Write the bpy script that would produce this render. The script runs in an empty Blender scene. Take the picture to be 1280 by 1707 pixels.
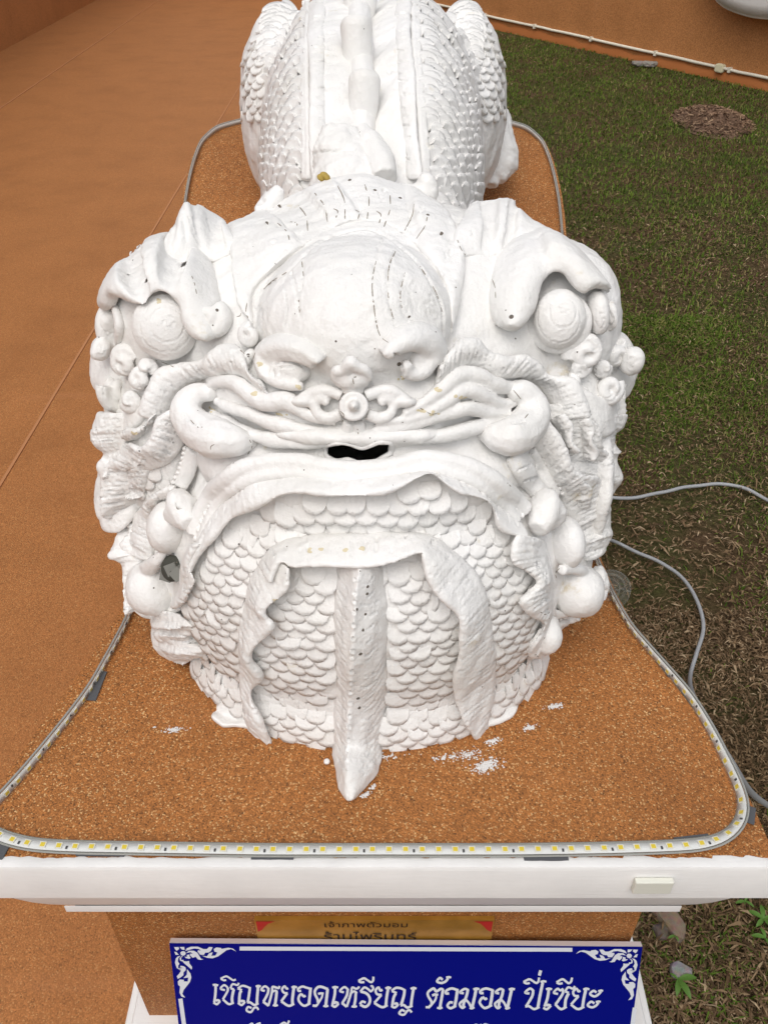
import bpy, bmesh, math, random
import numpy as np
from mathutils import Vector, Matrix
from mathutils.bvhtree import BVHTree
random.seed(7); RNG = np.random.default_rng(7)
S = bpy.context.scene
COL = S.collection
# ------------------------------------------------------------------ camera
PITCH = math.radians(38.4); F = 1400.0; CX, CY = 640.0, 853.5
CAM = Vector((0, 0, 1.6))
cd = bpy.data.cameras.new('camera'); cam = bpy.data.objects.new('camera', cd); COL.objects.link(cam)
cam.location = CAM; cam.rotation_euler = (math.pi / 2 - PITCH, 0, 0)
cd.sensor_fit = 'VERTICAL'; cd.sensor_height = 36.0; cd.lens = 36.0 * F / 1707.0
cd.clip_start = 0.02; cd.clip_end = 400
S.camera = cam
# ------------------------------------------------------------------ light
SUN_EL, SUN_AZ = math.radians(60), math.radians(-165)      # azimuth from +Y toward +X
w = bpy.data.worlds.new('World'); S.world = w; w.use_nodes = True
nt = w.node_tree; bg = nt.nodes['Background']
sky = nt.nodes.new('ShaderNodeTexSky'); sky.sky_type = 'NISHITA'; sky.sun_disc = False
sky.sun_elevation = SUN_EL; sky.sun_rotation = SUN_AZ
sky.air_density = 1.0; sky.dust_density = 4.0; sky.ozone_density = 1.0
hs = nt.nodes.new('ShaderNodeHueSaturation'); hs.inputs['Saturation'].default_value = 0.30
nt.links.new(sky.outputs[0], hs.inputs['Color']); nt.links.new(hs.outputs[0], bg.inputs['Color'])
bg.inputs['Strength'].default_value = 0.15
sd = bpy.data.lights.new('sun', 'SUN'); sd.energy = 0.9; sd.angle = math.radians(60); sd.color = (1.0, 0.96, 0.91)
so = bpy.data.objects.new('sun', sd); COL.objects.link(so)
_d = Vector((math.cos(SUN_EL) * math.sin(SUN_AZ), math.cos(SUN_EL) * math.cos(SUN_AZ), math.sin(SUN_EL)))
so.rotation_euler = _d.to_track_quat('Z', 'Y').to_euler(); so.location = (0, 0, 6)
S.view_settings.view_transform = 'Standard'; S.view_settings.look = 'None'
S.view_settings.exposure = 0.04; S.view_settings.gamma = 1.0; S.view_settings.use_curve_mapping = False
S.cycles.max_bounces = 8; S.cycles.transparent_max_bounces = 12
# ------------------------------------------------------------------ helpers
SP, CP = math.sin(PITCH), math.cos(PITCH)
def ray(px, py):
    u = (px - CX) / F; v = (py - CY) / F
    return Vector((u, CP - v * SP, -SP - v * CP)).normalized()
def atY(px, py, Y):
    d = ray(px, py); return CAM + d * (Y / d.y)
def atZ(px, py, z):
    d = ray(px, py); return CAM + d * ((z - CAM.z) / d.z)
def proj(a):
    a = np.asarray(a, float).reshape(-1, 3)
    x = a[:, 0]; y = a[:, 1]; z = a[:, 2] - CAM.z
    dep = y * CP - z * SP; vv = -y * SP - z * CP
    return np.stack([CX + F * x / dep, CY + F * vv / dep], 1)
def empty(name, loc=(0, 0, 0)):
    o = bpy.data.objects.new(name, None); o.location = loc; o.empty_display_size = .1; COL.objects.link(o); return o
def tag(o, label=None, cat=None, group=None, kind=None):
    if label: o['label'] = label
    if cat: o['category'] = cat
    if group: o['group'] = group
    if kind: o['kind'] = kind
    return o
def put(name, mesh, mat=None, parent=None):
    o = bpy.data.objects.new(name, mesh); COL.objects.link(o)
    if mat and not mesh.materials: mesh.materials.append(mat)
    if parent is not None:
        o.parent = parent
        p = parent; off = Vector((0, 0, 0))
        while p is not None: off += p.location; p = p.parent
        o.location = -off
    return o
def mesh_of(name, V, Fc, smooth=True):
    me = bpy.data.meshes.new(name); me.from_pydata([tuple(v) for v in V], [], [tuple(f) for f in Fc]); me.update()
    if smooth: me.polygons.foreach_set('use_smooth', [True] * len(me.polygons))
    return me
def quick(name, V, Fc, me_smooth=False):
    """large meshes: V (n,3), Fc (m,3|4) arrays"""
    V = np.asarray(V, np.float32); Fc = np.asarray(Fc, np.int32); k = Fc.shape[1]
    me = bpy.data.meshes.new(name)
    me.vertices.add(len(V)); me.vertices.foreach_set('co', V.ravel())
    me.loops.add(Fc.size); me.loops.foreach_set('vertex_index', Fc.ravel())
    me.polygons.add(len(Fc)); me.polygons.foreach_set('loop_start', np.arange(0, Fc.size, k, dtype=np.int32))
    try: me.polygons.foreach_set('loop_total', np.full(len(Fc), k, np.int32))
    except Exception: pass
    me.polygons.foreach_set('use_smooth', np.full(len(Fc), me_smooth))
    me.update(calc_edges=True); me.validate(); return me
def catmull(pts, n):
    p = np.asarray(pts, float)
    if len(p) == 2: return p[0] + (p[1] - p[0]) * np.linspace(0, 1, n)[:, None]
    q = np.vstack([2 * p[0] - p[1], p, 2 * p[-1] - p[-2]])
    seg = np.linalg.norm(np.diff(p, axis=0), axis=1)[:, None] + 1e-9
    cum = np.concatenate([[0], np.cumsum(np.linalg.norm(np.diff(p[:, :2], axis=0), axis=1) + 1e-9)])
    out = []
    for s in np.linspace(0, cum[-1], n):
        i = min(int(np.searchsorted(cum, s, 'right') - 1), len(p) - 2); i = max(i, 0)
        t = (s - cum[i]) / (cum[i + 1] - cum[i])
        a, b, c, d = q[i], q[i + 1], q[i + 2], q[i + 3]
        out.append(.5 * ((2 * b) + (c - a) * t + (2 * a - 5 * b + 4 * c - d) * t * t + (3 * b - a - 3 * c + d) * t ** 3))
    return np.array(out)
class MB:
    def __init__(s): s.V = []; s.F = []
    def add(s, V, Fc):
        b = len(s.V); s.V += [tuple(v) for v in V]; s.F += [tuple(i + b for i in f) for f in Fc]; return s
    def box(s, x0, x1, y0, y1, z0, z1):
        return s.add([(x0, y0, z0), (x1, y0, z0), (x1, y1, z0), (x0, y1, z0), (x0, y0, z1), (x1, y0, z1), (x1, y1, z1), (x0, y1, z1)],
                     [(0, 3, 2, 1), (4, 5, 6, 7), (0, 1, 5, 4), (1, 2, 6, 5), (2, 3, 7, 6), (3, 0, 4, 7)])
    def ell(s, c, r, rot=None, n=28, m=18, e=1.0):
        """ellipsoid (superquadric exponent e in plan)"""
        V = []; c = Vector(c)
        f = lambda t: math.copysign(abs(t) ** e, t)
        R = rot if rot is not None else Matrix.Identity(3)
        V.append(c + R @ Vector((0, 0, r[2])))
        for j in range(1, m):
            a = math.pi * j / m
            for i in range(n):
                b = 2 * math.pi * i / n
                V.append(c + R @ Vector((r[0] * f(math.cos(b)) * math.sin(a), r[1] * f(math.sin(b)) * math.sin(a), r[2] * math.cos(a))))
        V.append(c + R @ Vector((0, 0, -r[2])))
        Fc = [(0, 1 + i, 1 + (i + 1) % n) for i in range(n)]
        for j in range(m - 2):
            for i in range(n):
                a = 1 + j * n + i; b = 1 + j * n + (i + 1) % n
                Fc.append((a, a + n, b + n, b))
        L = len(V) - 1; b0 = 1 + (m - 2) * n
        Fc += [(L, b0 + (i + 1) % n, b0 + i) for i in range(n)]
        return s.add(V, Fc)
    def tube(s, P, R, up=None, n=12, flat=1.0):
        """swept tube along 3-D points P with radii R, closed ends; flat squashes along 'up'"""
        P = [Vector(p) for p in P]; N = len(P)
        if not hasattr(R, '__len__'): R = [R] * N
        V = []; prev = None
        for i in range(N):
            t = (P[min(i + 1, N - 1)] - P[max(i - 1, 0)]).normalized()
            if up is not None:
                u = Vector(up[i] if hasattr(up[0], '__len__') else up)
            else: u = prev if prev is not None else (Vector((0, 0, 1)) if abs(t.z) < .9 else Vector((1, 0, 0)))
            u = (u - t * u.dot(t)).normalized(); prev = u; b = t.cross(u)
            for k in range(n):
                a = 2 * math.pi * k / n
                V.append(P[i] + (b * math.cos(a) + u * math.sin(a) * flat) * R[i])
        Fc = []
        for i in range(N - 1):
            for k in range(n):
                a = i * n + k; b_ = i * n + (k + 1) % n
                Fc.append((a, b_, b_ + n, a + n))
        V.append(P[0]); V.append(P[-1]); c0 = N * n
        Fc += [(c0, (k + 1) % n, k) for k in range(n)]
        Fc += [(c0 + 1, (N - 1) * n + k, (N - 1) * n + (k + 1) % n) for k in range(n)]
        return s.add(V, Fc)
    def mesh(s, name, smooth=True): return mesh_of(name, s.V, s.F, smooth)
    def build(s, name, mat, parent=None, smooth=False): return put(name, s.mesh(name, smooth), mat, parent)
# ------------------------------------------------------------------ materials
def M(name, color, rough=.6, spec=.35):
    m = bpy.data.materials.new(name); m.use_nodes = True
    b = m.node_tree.nodes['Principled BSDF']
    b.inputs['Base Color'].default_value = (*color, 1); b.inputs['Roughness'].default_value = rough
    b.inputs['Specular IOR Level'].default_value = spec
    return m
def nd(m, t, **k):
    n = m.node_tree.nodes.new(t)
    for a, v in k.items():
        if a in n.inputs.keys(): n.inputs[a].default_value = v
        else: setattr(n, a, v)
    return n
def lk(m, a, b): m.node_tree.links.new(a, b)
def noise(m, co, scale, detail=4, rough=.55):
    n = nd(m, 'ShaderNodeTexNoise'); n.inputs['Scale'].default_value = scale; n.inputs['Detail'].default_value = detail
    n.inputs['Roughness'].default_value = rough; lk(m, co, n.inputs['Vector']); return n
def ramp(m, fac, stops):
    r = nd(m, 'ShaderNodeValToRGB'); e = r.color_ramp.elements
    while len(e) < len(stops): e.new(.5)
    for i, (p, c) in enumerate(stops):
        e[i].position = p; e[i].color = (*c, 1) if len(c) == 3 else c
    lk(m, fac, r.inputs['Fac']); return r
def mix(m, fac, a, b, mode='MIX'):
    x = nd(m, 'ShaderNodeMix'); x.data_type = 'RGBA'; x.blend_type = mode
    if hasattr(fac, 'is_linked') or hasattr(fac, 'links'): lk(m, fac, x.inputs[0])
    else: x.inputs[0].default_value = fac
    for s_, i in ((a, 6), (b, 7)):
        if isinstance(s_, tuple): x.inputs[i].default_value = (*s_, 1)
        else: lk(m, s_, x.inputs[i])
    return x.outputs[2]
def bump(m, h, strength, dist, prev=None):
    b = nd(m, 'ShaderNodeBump'); b.inputs['Strength'].default_value = strength; b.inputs['Distance'].default_value = dist
    lk(m, h, b.inputs['Height'])
    if prev is not None: lk(m, prev, b.inputs['Normal'])
    return b.outputs[0]
def bsdf(m): return m.node_tree.nodes['Principled BSDF']
def gpos(m): return nd(m, 'ShaderNodeNewGeometry').outputs['Position']
def ocoord(m): return nd(m, 'ShaderNodeTexCoord').outputs['Object']

def mat_plaster(name='white_painted_plaster', col=(.81, .80, .785)):
    m = M(name, col, .52, .35); co = gpos(m)
    big = noise(m, co, 9, 3); fine = noise(m, co, 260, 3); mid = noise(m, co, 70, 5, .6)
    c = ramp(m, big.outputs[0], [(.3, (col[0] * .94, col[1] * .935, col[2] * .91)), (.7, tuple(min(1, x * 1.02) for x in col))]).outputs[0]
    # yellowish water stains, small and scattered
    st = noise(m, co, 21, 4, .6); sm = ramp(m, st.outputs[0], [(.64, (0, 0, 0)), (.74, (1, 1, 1))]).outputs[0]
    s2 = ramp(m, mid.outputs[0], [(.5, (0, 0, 0)), (.62, (.75, .75, .75))]).outputs[0]
    sk = mix(m, 1.0, sm, s2, 'MULTIPLY')
    c = mix(m, sk, c, (.60, .52, .36))
    # pin holes
    vo = nd(m, 'ShaderNodeTexVoronoi'); vo.inputs['Scale'].default_value = 38; lk(m, co, vo.inputs['Vector'])
    pr = ramp(m, vo.outputs['Distance'], [(.028, (1, 1, 1)), (.045, (0, 0, 0))]).outputs[0]
    keep = ramp(m, vo.outputs['Color'], [(.62, (0, 0, 0)), (.64, (1, 1, 1))]).outputs[0]
    ph = mix(m, 1.0, pr, keep, 'MULTIPLY')
    c = mix(m, ph, c, (.12, .10, .08))
    lk(m, c, bsdf(m).inputs['Base Color'])
    # brush drag: stretched noise
    mp = nd(m, 'ShaderNodeMapping'); mp.inputs['Scale'].default_value = (1, .25, .35); mp.inputs['Rotation'].default_value = (.5, .3, .6)
    lk(m, co, mp.inputs['Vector']); br = noise(m, mp.outputs[0], 300, 3)
    n1 = bump(m, fine.outputs[0], .45, .0014); n2 = bump(m, mid.outputs[0], .5, .0035, n1); n3 = bump(m, br.outputs[0], .4, .0014, n2)
    inv = nd(m, 'ShaderNodeInvert'); lk(m, ph, inv.inputs['Color'])
    n4 = bump(m, inv.outputs[0], .6, .002, n3)
    lk(m, n4, bsdf(m).inputs['Normal']); return m
def mat_gravel(name, base, scale=330, light=(.62, .38, .17), dark=(.10, .04, .012), amt=1.0, bstr=.7):
    """washed-gravel terracotta: pebbles set in an orange cement"""
    m = M(name, base, .62, .3); co = gpos(m)
    nz = noise(m, co, scale * .5, 2)
    v = nd(m, 'ShaderNodeTexVoronoi'); v.inputs['Scale'].default_value = scale
    vm = nd(m, 'ShaderNodeVectorMath'); vm.operation = 'MULTIPLY_ADD'
    lk(m, nz.outputs['Color'], vm.inputs[0]); vm.inputs[1].default_value = (.002,) * 3; lk(m, co, vm.inputs[2]); lk(m, vm.outputs[0], v.inputs['Vector'])
    sep = nd(m, 'ShaderNodeSeparateColor'); lk(m, v.outputs['Color'], sep.inputs[0])
    b = base
    cc = ramp(m, sep.outputs[0], [(0, tuple(x * .55 for x in b)), (.3, tuple(x * .85 for x in b)), (.66, tuple(x * 1.15 for x in b)), (.88, tuple(x * 1.5 for x in b)), (.955, light), (1, tuple(min(.8, x * 1.3) for x in light))])
    gap = ramp(m, v.outputs['Distance'], [(.45, (0, 0, 0)), (.85, (.8, .8, .8))]).outputs[0]
    c = mix(m, gap, cc.outputs[0], tuple(x * .62 for x in b))
    dk = ramp(m, sep.outputs[1], [(.955, (0, 0, 0)), (.965, (1, 1, 1))]).outputs[0]
    c = mix(m, dk, c, dark)
    big = noise(m, co, 3.2, 6, .62); bc = ramp(m, big.outputs[0], [(.28, (.74, .71, .68)), (.5, (1.0, 1.0, 1.0)), (.75, (1.16, 1.16, 1.18))]).outputs[0]
    c = mix(m, 1.0, c, bc, 'MULTIPLY')
    mps = nd(m, 'ShaderNodeMapping'); mps.inputs['Scale'].default_value = (.5, 2.6, 1); mps.inputs['Rotation'].default_value = (0, 0, .25); lk(m, co, mps.inputs['Vector'])
    sm_ = noise(m, mps.outputs[0], 2.3, 5, .6); sc2 = ramp(m, sm_.outputs[0], [(.60, (0, 0, 0)), (.74, (.30, .30, .30))]).outputs[0]
    c = mix(m, sc2, c, tuple(min(.8, x * 1.2 + .06) for x in b))
    c = mix(m, amt, tuple(b), c)
    lk(m, c, bsdf(m).inputs['Base Color'])
    inv = nd(m, 'ShaderNodeMath'); inv.operation = 'MULTIPLY'; inv.inputs[1].default_value = -1; lk(m, v.outputs['Distance'], inv.inputs[0])
    n = bump(m, inv.outputs[0], bstr, .6 / scale); n = bump(m, sep.outputs[2], bstr * .5, .4 / scale, n)
    lk(m, n, bsdf(m).inputs['Normal']); return m
def mat_paint(name, col, rough=.45, st=.25):
    m = M(name, col, rough, .4); co = gpos(m)
    a = noise(m, co, 12, 5, .6); c = ramp(m, a.outputs[0], [(.25, tuple(x * .9 for x in col)), (.7, tuple(min(1, x * 1.03) for x in col))]).outputs[0]
    mp = nd(m, 'ShaderNodeMapping'); mp.inputs['Scale'].default_value = (.08, 1, 1); lk(m, co, mp.inputs['Vector'])
    b = noise(m, mp.outputs[0], 420, 3); f = noise(m, co, 150, 3)
    lk(m, c, bsdf(m).inputs['Base Color'])
    n = bump(m, b.outputs[0], st, .0012); n = bump(m, f.outputs[0], st * .7, .001, n); lk(m, n, bsdf(m).inputs['Normal']); return m
PL = mat_plaster()
GR = mat_gravel('terracotta_gravel', (.36, .139, .037), 600, light=(.60, .39, .18), amt=.85)
FLOORM = mat_gravel('terracotta_floor_wash', (.385, .155, .048), 380, light=(.50, .28, .11), amt=.55, bstr=.45)
WH = mat_paint('white_gloss_paint', (.80, .79, .77))
WALLM = mat_gravel('terracotta_wall_render', (.47, .205, .072), 150, light=(.52, .25, .10), dark=(.2, .07, .02), amt=.5, bstr=.35)
# ------------------------------------------------------------------ ground, floor, walls
X0 = -.013                                   # pedestal centre line
def sheet(name, pts, z, mat, kind='structure'):
    me = mesh_of(name, [(x, y, z) for x, y in pts], [tuple(range(len(pts)))], False)
    return tag(put(name, me, mat), kind=kind)
def mat_soil():
    m = M('garden_soil', (.06, .035, .018), .95, .1); co = gpos(m)
    a = noise(m, co, 2.2, 5, .65); f = noise(m, co, 60, 5, .7)
    c = ramp(m, f.outputs[0], [(.3, (.045, .028, .015)), (.5, (.10, .062, .033)), (.72, (.17, .11, .065))]).outputs[0]
    g = ramp(m, f.outputs[0], [(.3, (.035, .042, .012)), (.7, (.09, .105, .032))]).outputs[0]
    sel = ramp(m, a.outputs[0], [(.42, (0, 0, 0)), (.58, (.7, .7, .7))]).outputs[0]
    c = mix(m, sel, c, g); lk(m, c, bsdf(m).inputs['Base Color'])
    lk(m, bump(m, f.outputs[0], .9, .02), bsdf(m).inputs['Normal']); return m
SOIL = mat_soil()
sheet('ground', [(-60, -60), (60, -60), (60, 60), (-60, 60)], -.012, SOIL)
# wall foot points on the ground, from the photograph
wl0 = atZ(160, 0, 0); wl1 = atZ(0, 88, 0)
WLX = (wl0.x + wl1.x) / 2
fl = sheet('floor', [(WLX, -3), (X0, -3), (X0, 40), (WLX, 40)], 0.0, FLOORM)
# joints between the cast floor bays: narrow raised strips, children of the floor
JM = M('joint_mortar', (.44, .20, .085), .7)
def strip(p, q, wd, name='floor_joint'):
    p = Vector(p); q = Vector(q); t = (q - p).normalized(); n = Vector((-t.y, t.x, 0)) * wd / 2
    V = [p - n, q - n, q + n, p + n]; mb = MB()
    mb.add([(v.x, v.y, 0.0) for v in V] + [(v.x, v.y, .004) for v in V], [(0, 3, 2, 1), (4, 5, 6, 7), (0, 1, 5, 4), (1, 2, 6, 5), (2, 3, 7, 6), (3, 0, 4, 7)])
    return mb.build(name, JM, fl)
j0 = atZ(405, 140, 0); j1 = atZ(0, 800, 0); JX = (j0.x + j1.x) / 2
strip((JX, -1.5, 0), (JX, 40, 0), .010)
k0 = atZ(268, 0, 0); k1 = atZ(10, 172, 0); KX = (k0.x + k1.x) / 2
strip((KX, -1.5, 0), (KX, 40, 0), .012)
# left wall
lw = MB().box(WLX - .25, WLX, -2.0, 40, -.01, 2.6)
lw = tag(lw.build('wall', WALLM), 'plain terracotta wall along the far left edge of the paved floor', 'wall')
# right wall, running obliquely behind the lawn
g0 = atZ(845, 52, 0); g1 = atZ(1280, 150, 0)
wd_ = (g1 - g0); wd_.z = 0; wd_.normalize(); wn_ = Vector((wd_.y, -wd_.x, 0))    # towards the camera side
if wn_.y > 0: wn_ = -wn_
A = g0 - wd_ * 9; B = g1 + wd_ * 4
def wall_prism(a, b, z0, z1, t0, t1):
    V = []
    for z in (z0, z1):
        for p, t in ((a, t0), (b, t0), (b, t1), (a, t1)):
            q = p - wn_ * t; V.append((q.x, q.y, z))
    return MB().add(V, [(0, 3, 2, 1), (4, 5, 6, 7), (0, 1, 5, 4), (1, 2, 6, 5), (2, 3, 7, 6), (3, 0, 4, 7)])
rw = tag(wall_prism(A, B, -.02, 2.0, 0, .25).build('wall', WALLM), 'terracotta rendered wall behind the lawn with a white conduit along it', 'wall')
# ragged render foot
V = []; Fc = []; N = 160
for i in range(N + 1):
    p = A + (B - A) * (i / N); h = .05 + .012 * math.sin(i * 1.7) + random.uniform(-.008, .012)
    for dz, off in ((-.03, .012), (h, .010), (h + .006, -.004)):
        q = p + wn_ * off; V.append((q.x, q.y, dz))
    if i: Fc += [(3 * i - 3, 3 * i, 3 * i + 1, 3 * i - 2), (3 * i - 2, 3 * i + 1, 3 * i + 2, 3 * i - 1)]
put('render_foot', mesh_of('render_foot', V, Fc), M('render_foot_paint', (.38, .13, .035), .8), rw)
# conduit on the wall
PVC = M('cream_pvc', (.74, .70, .58), .4)
def on_wall(px, py, off=0):
    d = ray(px, py); t = (g0 - CAM).dot(wn_) / d.dot(wn_); return CAM + d * t + wn_ * off
c0 = on_wall(845, 33, .016); c1 = on_wall(1280, 130, .016)
zc = (c0.z + c1.z) / 2; ca = c0 - wd_ * 3; cb = c1 + wd_ * 3; ca.z = c0.z + (c0.z - c1.z) * 3 / (c1 - c0).length; cb.z = c1.z + (c1.z - c0.z) * 3 / (c1 - c0).length
cp = [ca + (cb - ca) * (i / 60) + Vector((0, 0, random.uniform(-.003, .003))) for i in range(61)]
con = empty('electrical_conduit', c1); tag(con, 'long cream conduit pipe fixed low along the terracotta wall', 'conduit')
MB().tube(cp, .013, n=10).build('pipe', PVC, con, True)
jb = on_wall(1202, 113, .02)
bx = MB(); R_ = Matrix((wd_, wn_, Vector((0, 0, 1)))).transposed()
bm = bmesh.new(); bmesh.ops.create_cube(bm, size=1); bmesh.ops.bevel(bm, geom=bm.edges[:], offset=.12, segments=2, affect='EDGES')
bx.add([jb + R_ @ Vector((v.co.x * .085, v.co.y * .045, v.co.z * .065)) for v in bm.verts], [[v.index for v in f.verts] for f in bm.faces]) if not bm.verts.index_update() else None
bm.free(); bx.build('junction_box', M('junction_box_plastic', (.72, .68, .48), .45), con)
for k in range(6):
    p = ca + (cb - ca) * (.28 + .09 * k)
    sc_ = MB(); sc_.add([p + R_ @ Vector((x * .012, y * .017, z * .02)) for x in (-1, 1) for y in (-1, 1) for z in (-1, 1)], [(0, 1, 3, 2), (4, 6, 7, 5), (0, 4, 5, 1), (2, 3, 7, 6), (0, 2, 6, 4), (1, 5, 7, 3)])
    sc_.build('pipe_clip', PVC, con)
# ------------------------------------------------------------------ pedestal
def ztop(Y):
    if Y < 1.10: return .80
    if Y < 1.98: return .80 + .25 * ((Y - 1.10) / .80) ** 1.7
    t = Y - 1.98; return 1.0885 + .47 * t - 3.6 * t * t
HW = [(.44, .408), (.53, .405), (.60, .39), (.70, .358), (.80, .335), (.95, .322), (1.15, .330), (1.45, .368), (1.65, .398), (1.80, .408), (1.90, .402), (1.98, .385), (2.05, .33), (2.09, .25)]
def hw(Y):
    ys = [a for a, _ in HW]; return float(np.interp(Y, ys, [b for _, b in HW]))
_hy = np.linspace(.44, 2.09, 90); _hs = np.array([hw(y) for y in _hy]); 
for _ in range(6): _hs[1:-1] = (_hs[:-2] + _hs[1:-1] * 2 + _hs[2:]) / 4
def xs(Y): return -.014 * max(0, Y - .6) / 1.4
def hws(Y): return float(np.interp(Y, _hy, _hs))
ped = empty('pedestal', (X0, 1.2, 0)); tag(ped, 'terracotta washed gravel pedestal with white mouldings carrying the white beast statue', 'pedestal')
def ped_shell(name, mat, inset, zt, zb, closed_top=True, y0=.44, y1=2.09, back=2.09):
    """plan follows the waisted outline; zt/zb functions of Y"""
    ys = [y0 + (y1 - y0) * i / 70 for i in range(71)]; L = []; V = []; Fc = []
    nx = 14
    for y in ys:
        h = max(.02, hws(min(max(y, .44), 2.09)) - inset); row = []
        for k in range(nx + 1):
            s_ = -1 + 2 * k / nx; V.append((X0 + xs(y) + h * s_, y, zt(y))); row.append(len(V) - 1)
        L.append(row)
    for i in range(70):
        for k in range(nx): Fc.append((L[i][k], L[i][k + 1], L[i + 1][k + 1], L[i + 1][k]))
    ring = [L[0][k] for k in range(nx + 1)] + [L[i][nx] for i in range(1, 71)] + [L[70][k] for k in range(nx - 1, -1, -1)] + [L[i][0] for i in range(69, 0, -1)]
    b = len(V)
    for r in ring: x, y, z = V[r]; V.append((x, y, zb(y)))
    n = len(ring)
    for i in range(n): j = (i + 1) % n; Fc.append((ring[i], b + i, b + j, ring[j]))
    Fc.append(tuple(b + i for i in range(n))[::-1])
    me = mesh_of(name, V, Fc, False); return put(name, me, mat, ped)
slab = ped_shell('slab', GR, 0.0, ztop, lambda y: ztop(y) - .05)
# white lip (front vertical band) with a slightly uneven painted upper edge
def band_x(name, prof, mat, parent, wob=.0):
    """moulding that runs along the left side, across the front and along the right side of the waisted slab;
    profile = [(out, z relative to the slab top)]"""
    ys = [2.07 - (2.07 - .44) * i / 80 for i in range(81)]
    left = [(-hws(y), y) for y in ys]; front = [(-hws(.44) + 2 * hws(.44) * i / 90, .44) for i in range(1, 90)]
    path = left + front + [(-x, y) for x, y in left[::-1]]
    P = np.array(path); T = np.gradient(P, axis=0); T /= np.linalg.norm(T, axis=1)[:, None]
    D = np.stack([T[:, 1], -T[:, 0]], 1)
    for i in range(len(P)):
        if i < 80: D[i] = (-1, D[i][1] * .3)
        elif i == 80: D[i] = (-1, -1)
        elif i < 170: D[i] = (0, -1)
        elif i == 170: D[i] = (1, -1)
        else: D[i] = (1, D[i][1] * .3)
    V = []; Fc = []; m = len(prof); h0 = hws(.44)
    for i, ((x, y), d) in enumerate(zip(P, D)):
        for k, (o, z) in enumerate(prof):
            jz = random.uniform(-wob, wob) if k in (0, 1) else 0
            if 80 < i < 170: x = P[i][0] * (1 + o / h0)
            elif i < 80 or i > 170:
                jz -= .030 if name == 'lip' else 0
                y = max(P[i][1], .44 - o + .0005 * abs(i - 80)); x = P[i][0] * (1 - .011 / abs(P[i][0]))
            V.append((X0 + xs(y) + x + d[0] * o, y + (d[1] * o if 80 <= i <= 170 else 0), ztop(y) + z + jz))
    for i in range(len(P) - 1):
        for k in range(m - 1): Fc.append((i * m + k, i * m + k + 1, (i + 1) * m + k + 1, (i + 1) * m + k))
    return put(name, mesh_of(name, V, Fc, True), mat, parent)
def flat_edges(o, ang=35):
    bm = bmesh.new(); bm.from_mesh(o.data)
    for e in bm.edges:
        if len(e.link_faces) == 2 and e.calc_face_angle(0) > math.radians(ang): e.smooth = False
    bm.to_mesh(o.data); bm.free(); return o
flat_edges(band_x('lip', [(-.010, -.0005), (-.003, .0018), (.003, .0012), (.005, -.003), (.005, -.057), (.002, -.0595), (-.024, -.0595)], WH, ped, .0007))
ov = [(-.007, -.0593), (-.011, -.080), (-.018, -.104), (-.027, -.130), (-.036, -.152), (-.0465, -.1745)]
flat_edges(band_x('cove_moulding', ov, WH, ped))
flat_edges(band_x('fillet', [(-.046, -.1755), (-.0455, -.1765), (-.0455, -.189), (-.048, -.1915), (-.09, -.1915)], WH, ped))
pm = MB().box(X0 - .408 + .073, X0 + .408 - .073, .44 + .073, 1.6, .05, .66); pm.build('post', GR, ped)
mid = ped_shell('shaft', GR, .075, lambda y: ztop(y) - .04, lambda y: .10, y0=.60, y1=2.02)
def stepbox(name, ins, z0, z1, sl=0):
    x0, x1, y0, y1 = X0 - .390 + ins, X0 + .430 - ins, .44 + ins, 2.0
    mb = MB(); mb.add([(x0, y0, z0), (x1, y0, z0), (x1, y1, z0), (x0, y1, z0), (x0 + sl, y0 + sl, z1), (x1 - sl, y0 + sl, z1), (x1 - sl, y1, z1), (x0 + sl, y1, z1)],
       [(0, 3, 2, 1), (4, 5, 6, 7), (0, 1, 5, 4), (1, 2, 6, 5), (2, 3, 7, 6), (3, 0, 4, 7)])
    o = mb.build(name, WH, ped); md = o.modifiers.new('bevel', 'BEVEL'); md.width = .004; md.segments = 2; return o
stepbox('base_moulding', .019, .18, .24, .012); stepbox('base_plinth', .004, -.01, .18)
# foam tape patch on the lip
tp = MB().box(0, 1, 0, 1, 0, 1)
q0 = atY(1058, 1466, .432); q1 = atY(1114, 1486, .432)
fo = MB().box(q0.x, q1.x, .428, .4345, q1.z + .002, q0.z); fo = fo.build('tape_patch', M('cream_foam_tape', (.66, .66, .58), .7))
md = fo.modifiers.new('bevel', 'BEVEL'); md.width = .0012; md.segments = 2
tag(fo, 'small cream foam tape patch stuck on the white lip at right', 'tape')
# plaque on the post front
YP = .513
pa = atY(424, 1522, YP); pb = atY(824, 1522, YP)
plq = empty('name_plaque', ((pa.x + pb.x) / 2, YP, .55)); tag(plq, 'brass coloured plaque with two lines of lettering behind the blue sign', 'plaque')
def mat_brass():
    m = M('brass_plate', (.40, .20, .030), .32, .5); co = gpos(m); bsdf(m).inputs['Metallic'].default_value = .35
    a = noise(m, co, 40, 4); c = ramp(m, a.outputs[0], [(.3, (.33, .165, .022)), (.7, (.46, .235, .04))]).outputs[0]; lk(m, c, bsdf(m).inputs['Base Color']); return m
MB().box(pa.x, pb.x, YP - .006, YP - .0005, .40, atY(620, 1526, YP).z).build('plate', mat_brass(), plq)
INK = M('black_ink', (.025, .012, .006), .5); RED = M('red_ink', (.42, .018, .015), .5)
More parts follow.
